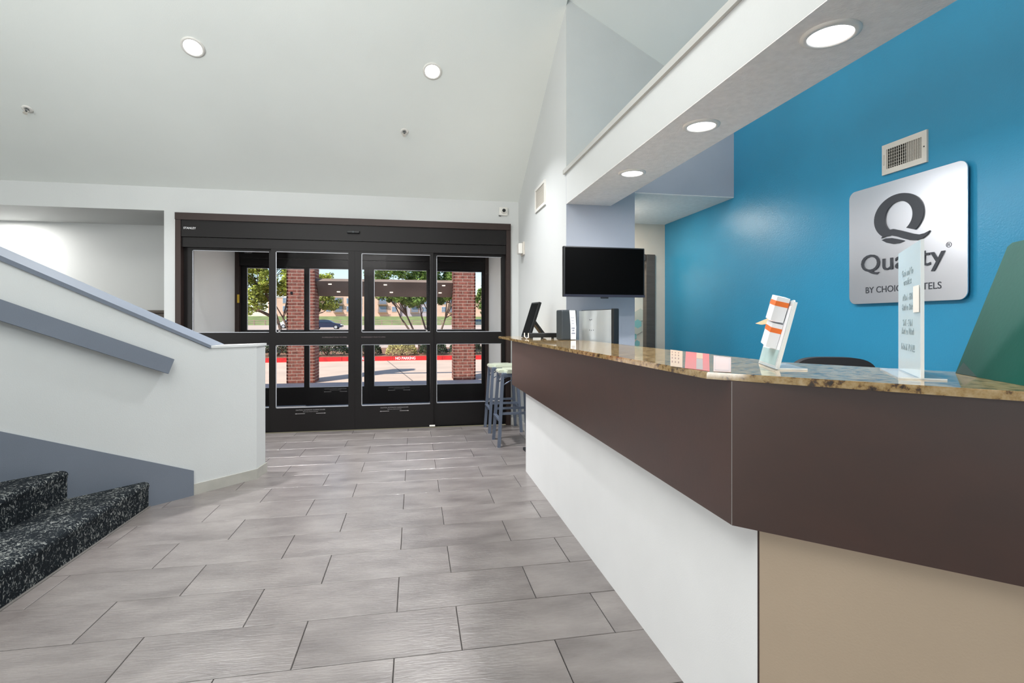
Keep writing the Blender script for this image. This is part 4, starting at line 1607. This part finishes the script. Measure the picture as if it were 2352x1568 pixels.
tree((-4.5, 23.1, 0.1), [[(0, 0, 0), (0.1, 0, 0.9), (0.5, 0, 1.5), (0.9, 0, 2.3)], [(0, 0, 0.7), (-0.2, 0, 1.5), (-0.1, 0, 2.6)]],
     blobs(r, 9, 0.75, 1.95, 0.75, 0.25, 0.28) + blobs(r, 7, 0.7, 2.9, 0.35, 0.35, 0.25), LEAF_Y, 'small sparse yellow green tree right of the sunlit column', 9, 200, 0.05, 0.05)
tree((3.3, 20.5, 0.1), [[(0, 0, 0), (0.05, 0, 1.0), (-0.1, 0, 2.0), (0, 0, 2.8)]],
     blobs(r, 14, -0.1, 2.4, 0.85, 1.0, 0.33), LEAF_G, 'green tree just right of the shaded brick column', 10, 220, 0.05, 0.05)
tree((-66, 172, 3.0), [[(0, 0, 0), (0, 0, 2.2), (0.1, 0, 3.4)]],
     blobs(r, 10, 0, 3.6, 2.4, 1.8, 1.2), LEAF_D, 'distant round dark tree on the horizon at the left', 12, 120, 0.35, 0.2)


def shrub(x, y, w_, h_, m, label, seed, n, size, group=None):
    t = thing('shrub', label, 'shrub', (x, y, g(y) - 0.01), 0, group)
    r = random.Random(seed)
    mb = MB()
    for _ in range(n):
        a = r.uniform(0, 2 * PI)
        q = math.sqrt(r.random())
        px_, py_ = q * math.cos(a), q * math.sin(a)
        hz = h_ * math.sqrt(max(0.03, 1 - q * q)) * r.uniform(0.55, 1.05)
        p = Vector((px_ * w_, py_ * 0.6, hz))
        u = Vector((r.uniform(-1, 1), r.uniform(-1, 1), r.uniform(-0.5, 0.9))).normalized()
        v_ = u.cross(Vector((r.uniform(-1, 1), r.uniform(-1, 1), r.uniform(-1, 1)))).normalized()
        s = size * r.uniform(0.6, 1.3)
        mb.add([p - u * s, p + v_ * s * 0.5, p + u * s, p - v_ * s * 0.5], [(0, 1, 2, 3)])
    f = mb.build('foliage', m, t)
    f['kind'] = 'stuff'
    st_ = MB()
    for _ in range(7):
        a = r.uniform(0, 2 * PI)
        st_.tube([(0, 0, 0), (0.4 * w_ * math.cos(a), 0.2 * math.sin(a), h_ * 0.5), (0.7 * w_ * math.cos(a), 0.4 * math.sin(a), h_ * 0.8)], [0.015, 0.01, 0.005], 5)
    st_.build('stems', BARK, t)
    return t


SG = 'low dark green shrubs behind the red curb'
for i, (x, w_, h_, lab) in enumerate(((-6.3, 0.86, 0.80, 'leftmost low dark shrub behind the red curb'),
                                       (-4.55, 0.84, 0.75, 'low dark shrub left of the sunlit brick column'),
                                       (-2.95, 0.72, 0.70, 'dark ivy shrub right behind the sunlit brick column'),
                                       (-1.65, 0.52, 0.64, 'dark ivy shrub left of the middle door stiles'),
                                       (0.65, 0.50, 0.66, 'dark shrub at the foot of the many trunked tree'),
                                       (1.80, 0.60, 0.72, 'dark shrub left behind the shaded brick column'),
                                       (3.25, 0.80, 0.70, 'dark shrub right of the shaded brick column'))):
    shrub(x, 18.75, w_, h_, LEAF_D, lab, 30 + i, 2300, 0.040, SG)
shrub(-0.45, 18.6, 0.55, 0.55, LEAF_P, 'pale yellow green shrub above the curb lettering', 50, 1900, 0.035)

# ------------------------------------------------------------------ rail fence along the road
fc = thing('rail_fence', 'low weathered post and rail fence below the grass bank', 'fence', (0, 0, 0))
pm = MB().box(-0.12, 0.12, -0.12, 0.12, 0, 1.25)
pme = bpy.data.meshes.new('post')
pme.from_pydata(pm.v, [], pm.f)
pme.materials.append(WOODF)
for i in range(40):
    x = -50 + i * 2.35
    o = bpy.data.objects.new('post', pme)
    C.objects.link(o)
    o.parent = fc
    o.location = (x, 127.5, g(127.5) - 0.02)
for z in (0.45, 0.95):
    MB().box(-50, 42, 127.34, 127.42, g(127.5) + z, g(127.5) + z + 0.16).build('rail', WOODF, fc)

# street lamp
t = thing('street_lamp', 'thin pale street lamp post standing by the far road', 'lamp post', (9.9, 112, g(112)))
MB().cyl((0, 0, 0), (0, 0, 5.0), 0.16, 0.10, 10).build('pole', WFRAME, t)
MB().cyl((0, 0, 0), (0, 0, 0.5), 0.28, 0.28, 10).build('pole_base', WFRAME, t)
MB().bbox(-0.1, 1.1, -0.15, 0.15, 5.0, 5.15, 0.03).build('lamp_head', WFRAME, t)

# ------------------------------------------------------------------ cars
def car(loc, paint, label, rz=0.0, sc=1.0):
    t = thing('car', label, 'car', loc, rz)
    t.scale = (sc, sc, sc)
    low = [(-2.3, 0.35), (-2.32, 0.75), (-2.2, 0.95), (-1.5, 1.0), (1.0, 0.95), (1.9, 0.82), (2.28, 0.66), (2.32, 0.38), (2.1, 0.28), (-2.1, 0.28)]
    MB().prism([(x, -0.88, z) for x, z in low], (0, 1.76, 0)).build('body', paint, t)
    cab = [(-1.75, 0.97), (-1.15, 1.40), (-0.2, 1.46), (0.35, 1.38), (1.15, 0.95)]
    n = len(cab)
    A = [(x, -0.84, z) for x, z in cab]
    B = [(x, 0.84, z) for x, z in cab]
    for P_ in (A, B):
        for i, (x, y, z) in enumerate(P_):
            if z > 1.2:
                P_[i] = (x, y * 0.80, z)
    MB().add(A + B, [tuple(range(n)), tuple(range(2 * n - 1, n - 1, -1))] + [(j, n + j, n + (j + 1) % n, (j + 1) % n) for j in range(n)]).build('roof', paint, t)
    g_ = MB()
    for s in (-1, 1):
        q = [(-1.45, 1.02), (-1.08, 1.33), (-0.35, 1.37), (-0.35, 1.02)]
        q2 = [(-0.25, 1.02), (-0.25, 1.38), (0.28, 1.31), (0.85, 1.00)]
        for qq in (q, q2):
            vs = [(x, s * (0.862 - (z - 0.97) * 0.40), z) for x, z in qq]
            g_.prism(vs, (0, s * 0.02, 0))
    g_.build('side_windows', CARGL, t)
    for x in (-1.4, 1.42):
        for s in (-1, 1):
            wh = MB().cyl((x, s * 0.70, 0.32), (x, s * 0.91, 0.32), 0.33, n=20).build('wheel', TIRE, t)
            MB().cyl((x, s * 0.905, 0.32), (x, s * 0.925, 0.32), 0.21, n=14).build('wheel_hub', HUB, wh)
    h_ = MB()
    for s in (-1, 1):
        h_.bbox(2.1, 2.3, s * 0.75 - 0.14, s * 0.75 + 0.14, 0.62, 0.74, 0.02)
    h_.build('headlights', WPLAST, t)
    return t


car((-13.1, 83, g(83)), CARB, 'dark blue car parked behind the sunlit brick column')
car((13.2, 107, g(107)), CARG, 'grey green car seen left of the shaded brick column')
car((-19.4, 90, g(90)), CARW, 'white car parked under the yellow green oak', 0.1)

# ------------------------------------------------------------------ far apartment building
AY = 182.0
ab = thing('apartment_building', 'long peach and grey apartment building beyond the grass bank', 'building', (0, AY, 0))
secs = [(-47, -33, PEACH, 0, 3.2, 9.4), (-33, -20, PEACH, -0.6, 3.2, 10.6), (-20, -5.0, PEACH, 0, 3.2, 10.6), (-5.0, 5.0, GREYST, 1.0, 3.2, 10.0), (5.0, 18, PEACH, 0, 3.2, 10.8), (18, 34, PEACH, -0.5, 3.2, 10.6), (34, 60, GREYST, 0, 3.2, 10.4)]
for x0, x1, m, dy, z0, z1 in secs:
    MB().box(x0, x1, dy, 14, z0 - 1.0, z1).build('wall', m, ab)
    MB().box(x0 - 0.1, x1 + 0.1, dy - 0.2, 14.1, z1, z1 + 0.5).build('parapet', ROOFW, ab)
wf = MB().box(-0.78, 0.78, -0.14, 0.05, -0.95, 0.95)
wfm = bpy.data.meshes.new('window')
wfm.from_pydata(wf.v, [], wf.f)
wfm.materials.append(WFRAME)
wp = MB()
for sx in (-0.36, 0.36):
    for sz in (-0.42, 0.42):
        wp.box(sx - 0.31, sx + 0.31, -0.18, -0.13, sz - 0.38, sz + 0.38)
wpm = bpy.data.meshes.new('pane')
wpm.from_pydata(wp.v, [], wp.f)
wpm.materials.append(WPANE)


def win(x, z, dy):
    o = bpy.data.objects.new('window', wfm)
    C.objects.link(o)
    o.parent = ab
    o.location = (x, dy, z)
    p = bpy.data.objects.new('pane', wpm)
    C.objects.link(p)
    p.parent = o


def balcony(x, z, dy):
    MB().box(x - 1.5, x + 1.5, dy - 0.06, dy + 0.02, z - 1.1, z + 1.2).build('balcony_recess', BALC, ab)
    MB().box(x - 1.1, x + 1.1, dy - 0.12, dy - 0.06, z - 0.9, z + 0.9).build('balcony_door', WPANE, ab)
    r_ = MB()
    r_.box(x - 1.6, x + 1.6, dy - 1.3, dy, z - 1.25, z - 1.1)
    r_.box(x - 1.6, x + 1.6, dy - 1.3, dy - 1.2, z - 0.25, z - 0.15)
    for k_ in range(9):
        xx = x - 1.55 + k_ * 0.39
        r_.box(xx - 0.04, xx + 0.04, dy - 1.28, dy - 1.2, z - 1.1, z - 0.2)
    r_.build('balcony_rail', BALC, ab)


for x0, x1, m, dy, z0, z1 in secs:
    n = int((x1 - x0) / 3.25)
    for i in range(n):
        x = x0 + (i + 0.5) * (x1 - x0) / n
        for z in (5.7, 8.4):
            if i == n - 2:
                balcony(x, z, dy)
            else:
                win(x, z, dy)
